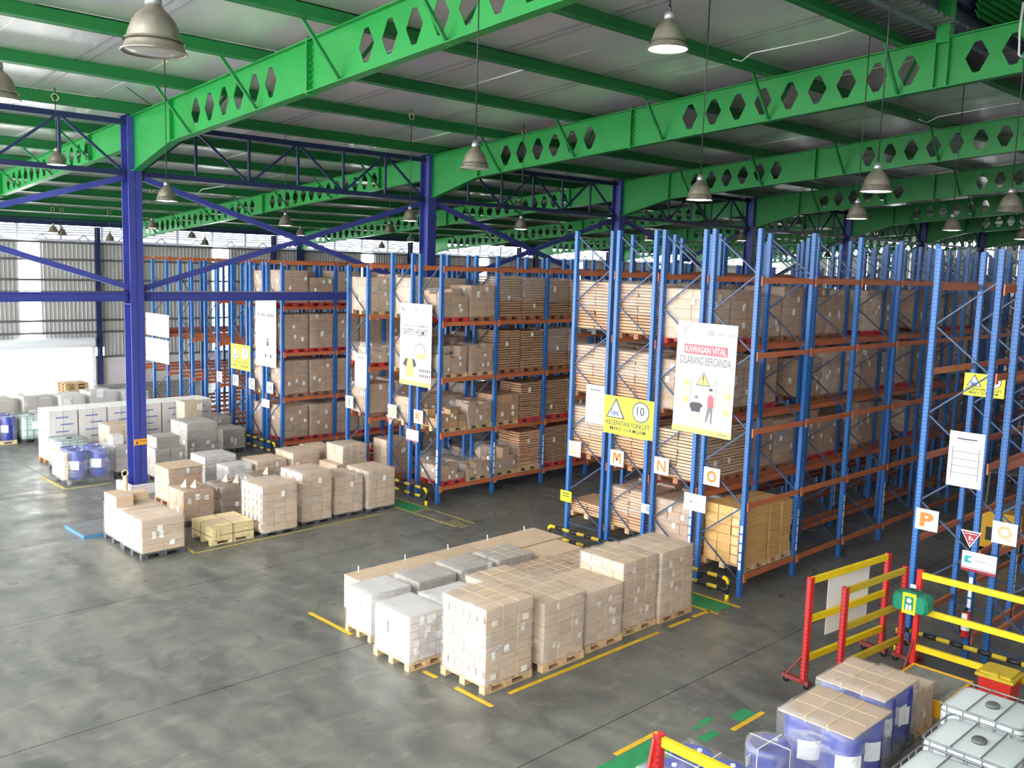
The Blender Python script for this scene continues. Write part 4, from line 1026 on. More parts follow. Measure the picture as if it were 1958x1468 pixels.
for ch, x, yl, col in (('L', 18.56, 16.76, 'inkorange2'), ('M', 18.33, 15.18, 'inkorange'), ('N', 18.1, 13.6, 'inkorange'), ('O', 17.85, 12.04, 'inkorange'), ('P', 18.2, 7.27, 'inkorange'), ('Q', 18.36, 5.93, 'inkorange2'),
        ('J', 17.76, 23.62, 'inkorange2'), ('K', 17.81, 22.32, 'inkorange'), ('I', 17.71, 25.95, 'inkgrey'), ('H', 17.71, 31.04, 'inkgrey'), ('G', 17.71, 32.38, 'inkgrey'), ('F', 17.71, 33.62, 'inkgrey'), ('E', 17.71, 34.95, 'inkgrey')):
    xm = {'L': 18.6, 'M': 18.45, 'N': 18.2, 'O': 18.0, 'P': 18.2, 'Q': 18.4}.get(ch, 17.7); x = RACK[ch][0]-.064
    z0 = 2.35 if ch in 'NOPQJKIL' else 2.24
    if ch == 'L': z0 = 2.16
    if ch == 'M': z0 = 2.19
    if ch == 'N': z0 = 2.3
    s = sign('letter_sign', 'white square sign with the letter %s on its rack post' % ch, 'sign', x, yl, yl-.43, z0, z0+.41, 'white', LS, xm=xm)
    w_, h_ = (.26, .28) if ch != 'I' else (.07, .28)
    if ch == 'M':
        for q in ([(-.13, -.14), (-.075, -.14), (-.075, .14), (-.13, .14)], [(.075, -.14), (.13, -.14), (.13, .14), (.075, .14)],
                  [(-.1, .14), (-.03, .14), (.03, -.06), (-.03, -.06)], [(.03, .14), (.1, .14), (.03, -.06), (-.03, -.06)]): poly(s, 'lettering', q, col)
    else: txt(s, ch, col, 0, 0, w_, h_, .045 if ch in 'OPQLJ' else .025)
def speed_sign(label, x, yl, yr, z0, z1, xm=None):
    s = sign('speed_sign', label, 'sign', x, yl, yr, z0, z1, 'signyellow', 'yellow forklift speed signs', xm=xm)
    W, Hh = (yl-yr), (z1-z0)
    poly(s, 'warning_triangle', [(-.46*W+.02, -.08*Hh), (-.06*W, -.08*Hh), (-.25*W, .46*Hh)], 'ink'); poly(s, 'warning_triangle_face', [(-.42*W+.015, -.05*Hh), (-.1*W, -.05*Hh), (-.25*W, .38*Hh)], 'white', .008)
    # little forklift pictogram
    rect(s, 'pictogram', -.30*W, -.19*W, .02*Hh, .10*Hh, 'inkblue', .011); rect(s, 'pictogram', -.34*W, -.31*W, -.01*Hh, .24*Hh, 'inkblue', .011)
    line(s, 'pictogram', (-.29*W, .10*Hh), (-.26*W, .22*Hh), .012, 'inkblue', .011); line(s, 'pictogram', (-.26*W, .22*Hh), (-.2*W, .2*Hh), .012, 'inkblue', .011)
    disc(s, 'pictogram', -.28*W, .0*Hh, .022, .022, 'ink', .012); disc(s, 'pictogram', -.2*W, .0*Hh, .022, .022, 'ink', .012)
    disc(s, 'speed_disc', .25*W, .17*Hh, .17*W, .27*Hh, 'ink'); disc(s, 'speed_disc_face', .25*W, .17*Hh, .15*W, .24*Hh, 'white', .008)
    txt(s, '10', 'ink', .25*W, .2*Hh, .15*W, .22*Hh, .01).location.z = .011; txt(s, 'KM/JAM', 'inkgrey', .25*W, .03*Hh, .12*W).location.z = .011
    txt(s, 'KECEPATAN FORKLIFT', 'ink', 0, -.2*Hh, .88*W, .13*Hh, .018); txt(s, 'MAKS 10 KM/JAM', 'ink', 0, -.36*Hh, .72*W, .13*Hh, .018)
    return s
speed_sign('yellow forklift speed sign beside the L and M letters', RACK['M'][0]-.064, 15.42, 13.84, 3.02, 3.99, 18.4)
speed_sign('small far yellow forklift speed sign over letters F and G', 17.742, 33.86, 32.34, 2.88, 3.85)
speed_sign('yellow forklift speed sign seen through the P and Q racks', 20.506, 7.43, 6.63, 4.78, 5.25)
# tall banners
s = sign('banner', 'tall cream banner with KAWASAN VITAL on a red bar, in front of rack O', 'banner', 17.896, 13.04, 11.44, 3.47, 6.01, 'cream', 'tall safety banners', -.012, xm=18.1)
W, Hh = 1.6, 2.54
disc(s, 'emblem', -.60, 1.08, .055, .055, 'ink'); disc(s, 'emblem_face', -.60, 1.08, .042, .042, 'cream', .008); rect(s, 'emblem_mark', -.62, -.58, 1.07, 1.09, 'ink', .01)
for k in range(3): rect(s, 'logo_stroke', .02, .20, .99+k*.045, 1.005+k*.045, 'ink')
txt(s, 'SAMUDERA', 'inkgrey', .48, 1.03, .46, .07)
rect(s, 'title_bar', -.58, .58, .54, .76, 'inkred'); txt(s, 'KAWASAN VITAL', 'white', 0, .65, 1.08, .15, .006).location.z = .009
txt(s, 'DILARANG BERCANDA', 'inkgrey', 0, .40, 1.36, .19, .016)
poly(s, 'warning_triangle', [(-.21, -.16), (.18, -.16), (-.01, .16)], 'ink'); poly(s, 'warning_triangle_face', [(-.18, -.14), (.15, -.14), (-.01, .125)], 'inkyellow', .008)
rect(s, 'exclamation_mark', -.025, .0, -.05, .08, 'ink', .011); disc(s, 'exclamation_dot', -.0125, -.095, .016, .016, 'ink', .011)
for sx, x0, x1 in ((0, -.74, -.36), (1, .36, .74)):
    for k in range(4):
        z_ = -.78+k*.19
        rect(s, 'drawn_shelf', x0, x1, z_, z_+.012, 'white', .007); rect(s, 'drawn_box', x0+.02, x0+.2, z_+.012, z_+.16, 'inkpale', .0065); rect(s, 'drawn_box', x0+.21, x1-.02, z_+.012, z_+.15, 'inkyellow' if (k+sx) % 2 else 'inkpale', .0065)
for x in (-.34, .33): rect(s, 'drawn_post', x-.008, x+.008, -.7, .02, 'inkgrey')
disc(s, 'drawn_head', -.17, -.47, .05, .06, 'inkskin'); disc(s, 'drawn_hair', -.175, -.43, .055, .035, 'inkgrey', .008)
poly(s, 'drawn_shirt', [(-.29, -.77), (-.35, -.62), (-.3, -.56), (-.22, -.55), (-.11, -.55), (-.03, -.56), (.02, -.63), (-.04, -.66), (-.06, -.77)], 'ink', .007)
poly(s, 'drawn_carton', [(-.36, -.78), (-.02, -.78), (-.06, -1.06), (-.32, -1.06)], 'inkpale', .009)
disc(s, 'drawn_head', .2, -.27, .05, .06, 'inkskin'); disc(s, 'drawn_hair', .2, -.225, .055, .035, 'ink', .008)
poly(s, 'drawn_top', [(.12, -.62), (.13, -.4), (.17, -.34), (.24, -.34), (.29, -.4), (.3, -.62)], 'inkred', .007)
poly(s, 'drawn_legs', [(.14, -.62), (.28, -.62), (.27, -1.0), (.23, -1.0), (.22, -.7), (.13, -.98), (.09, -.96)], 'inkgrey', .006)
rect(s, 'lower_band', -.8, .8, -1.27, -1.13, 'inkyellow'); rect(s, 'small_print', .42, .7, -1.21, -1.19, 'inkgrey', .008)
s = sign('banner', 'tall cream SAFETY HELMET banner over letters J and K', 'banner', 17.796, 23.18, 21.66, 3.46, 5.95, 'cream', 'tall safety banners')
for k in range(3): rect(s, 'logo_stroke', -.06, .09, 1.02+k*.04, 1.035+k*.04, 'ink')
txt(s, 'SAMUDERA', 'inkgrey', .42, 1.06, .34, .05); disc(s, 'emblem', -.62, 1.06, .04, .05, 'inkgrey')
txt(s, 'KAWASAN WAJIB MEMAKAI', 'inkgrey', 0, .56, 1.3, .13, .003); txt(s, 'SAFETY HELMET', 'ink', 0, .38, 1.2, .19, .004)
poly(s, 'drawn_helmet', [(.1+.28*math.cos(a)+.12, -.22+.28*math.sin(a)) for a in [math.pi*k/10 for k in range(11)]], 'inkgrey'); poly(s, 'drawn_helmet_face', [(.22+.24*math.cos(a), -.21+.24*math.sin(a)) for a in [math.pi*k/10 for k in range(11)]], 'white', .008)
poly(s, 'drawn_peak', [(.02, -.3), (.1, -.4), (.3, -.44), (.5, -.36), (.56, -.22)], 'inkyellow', .009)
disc(s, 'drawn_head', -.25, -.26, .1, .11, 'inkskin'); poly(s, 'drawn_vest', [(-.5, -.55), (-.38, -.42), (-.12, -.42), (.02, -.55), (-.1, -1.0), (-.44, -1.0)], 'inkyellow', .007)
poly(s, 'drawn_sleeve', [(-.6, -.62), (-.45, -.42), (-.36, -.45), (-.42, -.7)], 'ink', .009); poly(s, 'drawn_sleeve', [(.08, -.62), (-.05, -.42), (-.14, -.45), (-.08, -.7)], 'ink', .009)
for z_ in (-.80, -.96):
    for k in range(6): poly(s, 'hazard_stripe', [(.2+k*.09, z_), (.25+k*.09, z_), (.28+k*.09, z_+.09), (.23+k*.09, z_+.09)], 'ink')
rect(s, 'lower_band', -.76, .76, -1.245, -1.1, 'inkyellow')
s = sign('banner', 'tall cream banner with a drawn forklift, over letters G and H', 'banner', 17.746, 31.94, 30.46, 3.2, 5.66, 'cream', 'tall safety banners')
for k in range(9): rect(s, 'worn_letter', -.55+k*.13, -.46+k*.13, .60, .73, 'inkgrey') if k not in (1, 4) else None
for a, b in (((-.05, -.75), (-.05, .0)), ((-.05, .0), (.3, .0)), ((.3, .0), (.3, -.45)), ((-.02, -.45), (.36, -.45)), ((.36, -.45), (.42, -.78)), ((-.12, -.78), (.42, -.78)), ((-.3, -.78), (-.08, -.78)), ((-.12, -.78), (-.12, .0))): line(s, 'drawn_line', a, b, .02, 'inkgrey')
disc(s, 'drawn_wheel', .0, -.84, .06, .06, 'ink'); disc(s, 'drawn_wheel', .36, -.84, .06, .06, 'ink'); disc(s, 'drawn_driver', .14, -.22, .05, .06, 'ink'); poly(s, 'drawn_driver', [(.05, -.45), (.08, -.29), (.2, -.29), (.24, -.45)], 'ink')
rect(s, 'lower_band', -.74, .74, -1.23, -1.1, 'inkpale')
def board(label, x, yl, yr, z0, z1, xm=None):
    s = sign('load_board', label, 'sign', x, yl, yr, z0, z1, 'white', 'white rack load boards', xm=xm)
    W, Hh = yl-yr, z1-z0
    rect(s, 'heading', -.28*W, .3*W, .36*Hh, .385*Hh, 'ink'); rect(s, 'heading', -.2*W, .22*W, .325*Hh, .335*Hh, 'inkgrey')
    for sx in (-1, 1): rect(s, 'ladder_rail', sx*.38*W-.006, sx*.38*W+.006, -.36*Hh, .22*Hh, 'ink')
    for k in range(4): rect(s, 'ladder_rung', -.38*W, .38*W, -.26*Hh+k*.13*Hh, -.25*Hh+k*.13*Hh, 'ink')
board('white load board with drawn shelves beside the letter L rack', 18.606, 16.22, 15.6, 3.15, 4.16)
board('white load board with drawn shelves hanging on row P', 18.246, 6.78, 6.15, 3.31, 4.35)
board('small white load board between letters I and J', 17.746, 25.5, 24.85, 3.13, 4.2)
sign('blank_board', 'upper of two large blank white boards by the nearest blue column', 'sign', 17.746, 41.7, 39.35, 3.62, 4.6, 'white', 'large blank white boards')
sign('blank_board', 'lower of two large blank white boards by the nearest blue column', 'sign', 17.746, 41.75, 39.38, 2.47, 3.5, 'white', 'large blank white boards')
s = sign('notice', 'white notice with faint line of print below letters N and O', 'sign', 17.896, 12.61, 12.01, 1.64, 2.04, 'white', 'white notices on the racks', xm=18.1); rect(s, 'print_line', -.14, -.06, -.005, .02, 'ink'); rect(s, 'print_line', -.04, .14, .0, .012, 'inkgrey')
s = sign('notice', 'small white barcode notice low on the M row post', 'sign', 18.365, 14.05, 13.73, 1.2, 1.43, 'white', 'white notices on the racks')
for k in range(9): rect(s, 'barcode_bar', -.02+k*.018, -.012+k*.018, -.07, .07, 'ink')
s = sign('notice', 'white notice with faded pink edge below letters J and K', 'sign', 17.796, 22.8, 22.2, 1.74, 2.09, 'white', 'white notices on the racks'); rect(s, 'pink_edge', -.29, .29, -.175, -.14, 'inkred')
for k in range(2): rect(s, 'print_line', -.15, .2, -.02+k*.06, -.01+k*.06, 'inkgrey')
sign('notice', 'blank white notice below letters G and H', 'sign', 17.746, 31.52, 30.95, 1.66, 1.96, 'white', 'white notices on the racks')
s = sign('company_board', 'white board with teal emblem and red base below letter Q', 'sign', 18.246, 6.42, 5.80, 1.70, 2.08, 'white', xm=18.4)
rect(s, 'red_base', -.31, .31, -.19, -.14, 'signred'); rect(s, 'red_line', -.31, .31, -.125, -.115, 'signred')
rect(s, 'emblem', -.26, -.13, -.03, .1, 'inkteal'); disc(s, 'emblem_hole', -.15, .035, .04, .035, 'white', .008); txt(s, 'LOGISTICS', 'inkgrey', .08, .03, .34, .04)
for k in range(2): rect(s, 'print_line', -.03, .25, .14+k*.02, .145+k*.02, 'inkgrey')
def tri(label, x, yl, yr, z0, z1):
    W, Hh = yl-yr, z1-z0
    o = ob('extinguisher_sign', me('extinguisher_sign', bm_prism, 'white', False, [(-W/2, Hh/2), (0, -Hh/2), (W/2, Hh/2)], -.004, .004), None, (x, (yl+yr)/2, (z0+z1)/2), SR); tag(o, label, 'sign', 'inverted red triangle signs')
    poly(o, 'red_face', [(-W*.43, Hh*.44), (0, -Hh*.40), (W*.43, Hh*.44)], 'signred'); txt(o, 'ALAT PEMADAM API', 'white', 0, Hh*.34, W*.6, Hh*.07).location.z = .009
    disc(o, 'symbol', -.03*W, .08*Hh, .05*W, .14*Hh, 'white', .008); poly(o, 'symbol', [(.05*W, -.05*Hh), (.14*W, -.05*Hh), (.1*W, .16*Hh)], 'white', .008); disc(o, 'symbol', 0, -.2*Hh, .03*W, .05*Hh, 'white', .008)
tri('red inverted triangle extinguisher sign between letters P and Q', 18.246, 6.43, 6.06, 2.19, 2.51)
tri('small red inverted triangle sign below letter J', 17.796, 23.84, 23.43, 2.08, 2.37)
s = sign('caution_label', 'small yellow caution label low beside the L row end', 'label', 18.5, 17.1, 16.7, .55, .85, 'signyellow')
s.location = (18.606, 16.8, 1.02); [rect(s, 'print_line', -.12, .12, .06-k*.07, .09-k*.07, 'ink') for k in range(2)]

# ------------------------------------------------------------------ hanging lamps
def shade_m(bm): bm_lathe(bm, [(.055, .36), (.075, .33), (.12, .29), (.165, .23), (.195, .15), (.22, .06), (.245, .0), (.25, -.005), (.24, .0), (.213, .06), (.18, .16), (.1, .3)], 28)
SH = me('shade', shade_m, 'alu', True)
NECK = me('ballast_neck', lambda bm: bm_lathe(bm, [(.001, .46), (.03, .46), (.035, .44), (.06, .435), (.065, .37), (.055, .355)], 20), 'galv', True)
RIM = me('rim_ring', lambda bm: bm_tube(bm, [(.247*math.cos(a), .247*math.sin(a), 0) for a in [k*math.pi/14 for k in range(29)]], .008, 6, False), 'alu', True)
LENS = {m: me('lens', lambda bm: bm_lathe(bm, [(.001, -.012), (.12, -.008), (.24, .008), (.24, .012), (.001, .012)], 28), m, True) for m in ('lens', 'lens_off')}
BEAD = me('bead', lambda bm: bm_lathe(bm, [(.235, .075), (.228, .085), (.222, .095)], 28), 'alu', True)
HOOK = me('hook', lambda bm: bm_tube(bm, [(.03*math.cos(a), 0, .49+.035*math.sin(a)) for a in [k*math.pi/6 for k in range(13)]], .007, 6, False), 'black', True)
lamps = [(295, 100, 8.77, 0, 'large unlit aluminium lamp hanging nearest, at the upper left'), (-3, 190, 9.0, 1, 'lit lamp cut by the left edge below the roof'), (1277, 94, 9.9, 1, 'brightly lit lamp hanging alone at the upper middle right'),
 (908, 322, 8.8, 0, 'unlit lamp on a long cable right of the second blue column'), (1337, 382, 8.5, 1, 'lit lamp above the KAWASAN VITAL banner'), (1675, 366, 8.55, 1, 'large lit lamp at the right, higher of two neighbours'),
 (1638, 418, 8.5, 1, 'lit lamp just below and left of the large right-hand one'), (1931, 404, 8.53, 0, 'unlit lamp near the right edge of the photo'), (1820, 440, 8.5, 1, 'small lit lamp between the right-hand rack tops'),
 (319, 384, 8.45, 1, 'lit lamp immediately right of the nearest blue column'), (109, 315, 9.5, 1, 'lit lamp left of the nearest blue column under the truss'), (996, 438, 8.4, 1, 'lit lamp between the second and third blue columns'),
 (992, 400, 9.5, 1, 'small lamp directly above another between second and third columns'), (784, 422, 8.45, 1, 'lit lamp touching the left side of the second blue column'), (785, 462, 8.3, 1, 'small lamp below the one left of the second column'),
 (546, 431, 8.3, 1, 'lit lamp above the crossing of the middle braces'), (575, 450, 8.33, 1, 'small lit lamp right at the brace crossing'), (745, 444, 8.4, 0, 'unlit lamp between brace crossing and second column'),
 (291, 436, 8.35, 1, 'small lamp beside the nearest column at far wall height'), (1170, 417, 9.6, 1, 'small lit lamp on the left of the third blue column'), (1240, 459, 8.6, 1, 'small lit lamp right of the third blue column'),
 (1418, 460, 8.5, 1, 'lit lamp just before the fourth blue column'), (102, 444, 8.3, 0, 'left one of a pair of small dark lamps before the far wall'), (119, 450, 8.3, 0, 'right one of a pair of small dark lamps before the far wall'),
 (210, 460, 8.2, 0, 'tiny pale lamp before the far wall left of the nearest column'), (367, 455, 8.3, 0, 'small dark lamp before the far wall, first right of the column'), (392, 468, 8.2, 0, 'small dark lamp before the far wall, second right of the column'),
 (730, 474, 8.2, 0, 'tiny lamp before the far wall by a bright strip'), (960, 470, 8.5, 1, 'tiny lamp over row K far behind'), (1952, 457, 8.6, 1, 'lit lamp at the right edge just above rack row Q'), (1582, 492, 8.2, 1, 'small lit lamp deep between the rack rows')]
def on_plane(px, py, z):
    d = fw+r2*((px-979)/F_PX)-u2*((py-734)/F_PX); return Vector((0, 0, CH))+d*((z-CH)/d.z)
LAMPXY = [[3.29,7.49],[3.6,13.4],[9.67,7.33],[10.78,12.07],[14.73,10.29],[14.8,6.97]]
for (px, py, z, lit, lab) in lamps:
    p = on_plane(px, py, z)
    if p.y > 52: p = p*1.0; k_ = 51/p.y; p = Vector((p.x*k_, p.y*k_, CH+(z-CH)*k_))
    t = thing('pendant_lamp', lab, 'lamp', (p.x, p.y, p.z), group='aluminium bell lamps on long cables')
    ob('shade', SH, t); ob('ballast_neck', NECK, t); ob('rim_ring', RIM, t); ob('lens', LENS['lens' if lit else 'lens_off'], t); ob('bead', BEAD, t); ob('hook', HOOK, t)
    zr = rtop(p.y)+.32
    tube('cable', t, 'black', [(0, 0, .5), (0, 0, zr-p.z)], .012, 6)
    if p.y > 19: ob('cable_coil', me('cable_coil', lambda bm, zz=zr-p.z-.25: bm_tube(bm, [(.09*math.cos(a), .02*math.sin(3*a), zz+.09*math.sin(a)) for a in [k*math.pi/8 for k in range(17)]], .012, 6, False), 'crate', True), t)
def wire(label, pts, r=.014, m='whitesteel'):
    o = tube('conduit', None, m, pts, r, 6); tag(o, label, 'cable', 'white electric conduits under the roof')
def pp(px, py, z): return tuple(on_plane(px, py, z))
wire('white cable with hooked end below the roof, near the upper right', [pp(1402, 113, 12.2), pp(1418, 117, 12.2), pp(1437, 102, 12.25), pp(1520, 85, 12.4), pp(1590, 70, 12.55), pp(1652, 51, 12.7)])
wire('white cable with hooked end lower, before the right-hand rafters', [pp(1757, 228, 12.0), pp(1772, 234, 12.0), pp(1795, 223, 12.05), pp(1880, 208, 12.25), pp(1957, 195, 12.4)])
wire('white bent conduit between the nearest column and the lamp', [pp(80, 347, 10.0), pp(90, 340, 10.1), pp(130, 332, 10.2)])
wire('white bent conduit below the middle truss', [pp(376, 372, 10.0), pp(386, 362, 10.1), pp(430, 355, 10.2)])
wire('white conduit frame hanging at the upper right edge', [pp(1957, 5, 12.9), pp(1950, 60, 12.3), pp(1948, 105, 11.8), pp(1957, 113, 11.75)], .025)
wire('thin roof tie rod crossing the upper left roof bays', [pp(0, -10, 12.75), (12.0, 27.0, 11.25)], .012, 'green_dark')
wire('second thin roof tie rod crossing the upper left roof bays', [pp(300, 13, 12.45), pp(655, 35, 12.5)], .012, 'green_dark')

# ------------------------------------------------------------------ red and yellow barriers
def barrier(label, p, q, hs, h_, feet=(-.42, .42), grp='red and yellow rail barriers', wheels=True, rm='yellow'):
    p, q = Vector(p), Vector(q); L_ = (q-p).length; ang = math.atan2(q.y-p.y, q.x-p.x)
    t = thing('rail_barrier', label, 'barrier', (p.x, p.y, 0), (0, 0, ang), grp)
    for x in (0, L_):
        o = ob('post', me('post', lambda bm: (bm_box(bm, -.05, -.038, -.045, .045, .1, h_), bm_box(bm, -.05, .05, -.045, -.033, .1, h_), bm_box(bm, -.05, .05, .033, .045, .1, h_)), 'redpost'), t, (x, 0, 0), (0, 0, math.pi/2 if False else 0))
        box('foot_beam', t, 'maroon', x-.05, x+.05, feet[0], feet[1], .09, .16)
        for s_ in (-1, 1):
            fy = feet[0]+.06 if s_ < 0 else feet[1]-.06
            bar('stay', t, 'maroon', (x, fy, .15), (x, s_*.03, .62), .03, .03, (1, 0, 0))
            if wheels: ob('castor', me('castor', lambda bm, fy=fy: bm_tube(bm, [(x-.02, fy, .05), (x+.02, fy, .05)], .05, 14), 'black', True), t)
    for h in hs: ob('rail', me('rail', lambda bm, h=h: bm_box(bm, .05, L_-.05, -.03, .03, h-.055, h+.055), rm), t)
    return t, L_
t, L_ = barrier('red and yellow rail barrier with white sheet, further left one', (14.76, 7.58), (17.24, 7.33), (1.95, 1.25, .55), 2.02, feet=(-.12, .42))
sh = ob('white_sheet', me('white_sheet', bm_box, 'white', False, .62, 1.95, .045, .05, .82, 1.9), t)
barrier('red and yellow rail barrier standing just right of the sheeted one', (15.2, 7.15), (17.24, 6.98), (1.78, 1.12, .45), 1.86, feet=(-.42, .12), rm='yellow_dull')
t, L_ = barrier('bright yellow long rail barrier running to the right edge', (16.98, 6.62), (16.98, 3.9), (1.84, 1.18, .48), 1.93, wheels=False)
rect_ = ob('rail_print', me('rail_print', bm_box, 'ink', False, 1.05, 1.35, .031, .033, 1.83, 1.85), t)
t = thing('rail_barrier', 'red barrier post with yellow rail cut by the bottom edge', 'barrier', (8.44, 6.05, 0), group='red and yellow rail barriers')
for x in (0,):
    ob('post', me('post', lambda bm: (bm_box(bm, -.05, .05, -.055, -.043, 0, 1.93), bm_box(bm, -.05, -.038, -.05, .05, 0, 1.93), bm_box(bm, .038, .05, -.05, .05, 0, 1.93)), 'redpost'), t)
    bar('stay', t, 'red', (-.05, .02, 1.88), (-.42, .05, .1), .03, .05)
box('rail', t, 'yellow', -.03, .03, -2.6, -.06, 1.80, 1.91); box('rail', t, 'yellow', -.03, .03, -2.6, -.06, 1.1, 1.21)
box('post_foot', t, 'maroon', -.42, .42, -.05, .05, 0, .08)

# eye wash tank hung on the barrier post
t = thing('eye_wash_tank', 'green eye wash tank with yellow label hung on the red barrier post', 'eye wash', (16.83, 6.64, 1.2))
def tank(bm):
    pts = [(-.28, .0), (-.32, .06), (-.32, .24), (-.26, .33), (-.12, .33), (-.1, .37), (.1, .37), (.12, .33), (.26, .33), (.32, .24), (.32, .06), (.28, .0)]
    a = [bm.verts.new((-.14, y, z)) for y, z in pts]; b = [bm.verts.new((.12, y, z)) for y, z in pts]; a2 = [bm.verts.new((-.19, y*.86, .02+z*.9)) for y, z in pts]
    n = len(pts); bm.faces.new(a2); bm.faces.new(b[::-1])
    for k in range(n): bm.faces.new((a[k], b[k], b[(k+1) % n], a[(k+1) % n])); bm.faces.new((a2[k], a[k], a[(k+1) % n], a2[(k+1) % n]))
ob('tank', me('tank', tank, 'eyegreen'), t)
ob('label_plate', me('label_plate', bm_box, 'signyellow', False, -.205, -.192, -.13, .11, -.02, .36), t)
ob('label_panel', me('label_panel', bm_box, 'eyegreen', False, -.211, -.206, -.09, .07, .05, .3), t)
for dy in (-.04, .02): ob('label_symbol', me('label_symbol', bm_box, 'white', False, -.216, -.212, dy-.022, dy+.022, .06, .15), t)
ob('label_symbol', me('label_symbol', lambda bm: bm_lathe(bm, [(.001, 0), (.045, 0), (.001, .004)], 12), 'white'), t, (-.212, -.01, .23), (0, -math.pi/2, 0))
box('strap', t, 'black', -.06, -.02, -.1, .1, .37, .385); ubox('tag_plate', t, 'paper', -.03, -.04, .42, .02, .1, .06)
# fire extinguisher on the P/Q post
t = thing('fire_extinguisher', 'red fire extinguisher with white tag hanging between rows P and Q', 'extinguisher', (18.15, 6.165, .5))
ob('cylinder', me('cylinder', lambda bm: bm_lathe(bm, [(.001, 0), (.08, 0), (.085, .03), (.085, .42), (.06, .48), (.025, .5), (.001, .5)], 18), 'red', True), t)
ob('valve', me('valve', lambda bm: (bm_box(bm, -.03, .03, -.02, .02, .5, .55), bm_box(bm, -.1, .02, -.012, .012, .55, .57)), 'black'), t)
ob('label_band', me('label_band', lambda bm: bm_lathe(bm, [(.087, .14), (.087, .3)], 18), 'white', True), t)
tube('hose', t, 'black', [(-.03, 0, .54), (-.1, .04, .45), (-.1, .06, .2), (-.08, .05, .08)], .012); ubox('inspection_tag', t, 'paper', -.11, -.06, .34, .004, .1, .14)
ubox('hook_bracket', t, 'galv', .02, -.05, .45, .09, .1, .03)
# spill pallet, bin
t = thing('spill_pallet', 'yellow spill containment pallet with black perforated grid', 'spill pallet', (15.45, 5.45, 0))
for a in ((0, 0, 1.28, .05), (0, 1.0, 1.28, .05), (0, .05, .05, .95), (1.23, .05, .05, .95)): ubox('side_wall', t, 'forkyellow', a[0], a[1], 0, a[2], a[3], .28)
def grid(bm, n=5, m_=4):
    W, D = .575, .94
    for i in range(n):
        for j in range(m_):
            x0, x1, y0, y1 = W*i/n, W*(i+1)/n, D*j/m_, D*(j+1)/m_; cx, cy = (x0+x1)/2, (y0+y1)/2; rx, ry = (x1-x0)*.3, (y1-y0)*.3
            o_ = [bm.verts.new((x, y, 0)) for x, y in ((x0, y0), (x1, y0), (x1, y1), (x0, y1))]
            i_ = [bm.verts.new((cx+rx*math.cos(a), cy+ry*math.sin(a), 0)) for a in [math.pi*(1.25+.25*k) for k in range(8)]]
            for q in range(4):
                bm.faces.new((o_[q], o_[(q+1) % 4], i_[(2*q+2) % 8], i_[2*q+1], i_[2*q]))
MT['gridgrey'] = mat('grey_grid_plastic', S(128, 128, 122), .6)
gm = me('grid_panel', grid, 'gridgrey')
for k in range(2):
    o = ob('grid_panel', gm, t, (.055+k*.59, .055, .268)); mo = o.modifiers.new('s', 'SOLIDIFY'); mo.thickness = .03
box('sump', t, 'black', .05, 1.23, .05, 1.0, .0, .1)
t = thing('spill_bin', 'red bin with yellow lid behind the white tank totes', 'bin', (16.5, 4.98, 0))
ob('bin_body', me('bin_body', lambda bm: bm_lathe(bm, [(.001, 0), (.3, 0), (.36, .5), (.37, .62), (.001, .62)], 4), 'red'), t, (0, 0, 0), (0, 0, math.pi/4))
ob('lid', me('lid', lambda bm: (bm_box(bm, -.3, .3, -.3, .3, .63, .68), bm_box(bm, -.24, .24, -.24, .24, .68, .72), bm_box(bm, -.3, -.22, -.06, .06, .68, .75)), 'yellow_dull'), t)
# tank totes
for x, y, lab in ((13.67, 3.86, 'white tank tote furthest back of three in the lower right corner'), (12.42, 3.6, 'white tank tote in the middle of three in the lower right corner'), (11.22, 3.5, 'white tank tote nearest the camera, cut by the bottom edge')):
    ibc(lab, x+.52, y+.48, 0, 1.05, 1.16, 'ibc', 0, 1.16)
# wrapped drum pallets with cardboard lids
t = drum_load('wrapped blue drum pallet with tan lid, nearer one, beside the totes', 11.72, 5.25, 1.18, 1.12, 1.05, lid='carton_tan'); straps(t, .05, .05, .05, 1.08, 1.02, 1.02, 2, 0)
t = drum_load('wrapped blue drum pallet with four-strapped tan lid, further one', 13.12, 5.45, 1.18, 1.08, 1.05, lid='carton_tan'); straps(t, .05, .05, .05, 1.08, .98, 1.02, 2, 0)
ubox('paper_sheet', t, 'paper', .5, -.02, .5, .24, .004, .3)
load('torn low carton load between drums and spill pallet', 14.42, 5.5, .7, .9, .75, 'carton_tan', (2, 2, 3), 'wood', False, True, None, (1, 1), group='loads by the totes')
t = thing('wrapped_drum', 'single wrapped blue drum bound with cream straps, before the lidded pallets', 'drum', (11.05, 6.1, 0), group='loads by the totes')
d = drum(t, 0, 0, 0); ob('stretch_wrap', me('stretch_wrap', lambda bm: bm_lathe(bm, [(.33+.01*math.sin(7*k), .1*k) for k in range(9)]+[(.315, .89), (.25, .9), (.001, .9)], 24), 'wrap', True), t)
bar('strap', t, 'paper', (-.31, 0, .9), (.31, 0, .9), .012, .006); bar('strap', t, 'paper', (0, -.31, .905), (0, .31, .905), .012, .006)
bar('strap', t, 'paper', (-.312, 0, 0), (-.312, 0, .9), .012, .006, (1, 0, 0)); bar('strap', t, 'paper', (0, -.312, 0), (0, -.312, .9), .012, .006, (0, 1, 0)); ubox('paper_tag', t, 'paper', -.36, .12, .62, .1, .01, .14)
t = drum_load('wrapped blue drums at the very bottom edge right of the red post', 8.95, 5.72, 1.1, 1.0, 1.0, nx=2, ny=2); bar('strap', t, 'paper', (0, .5, 1.05), (1.1, .5, 1.05), .012, .006); bar('strap', t, 'paper', (.55, 0, 1.055), (.55, 1.0, 1.055), .012, .006)

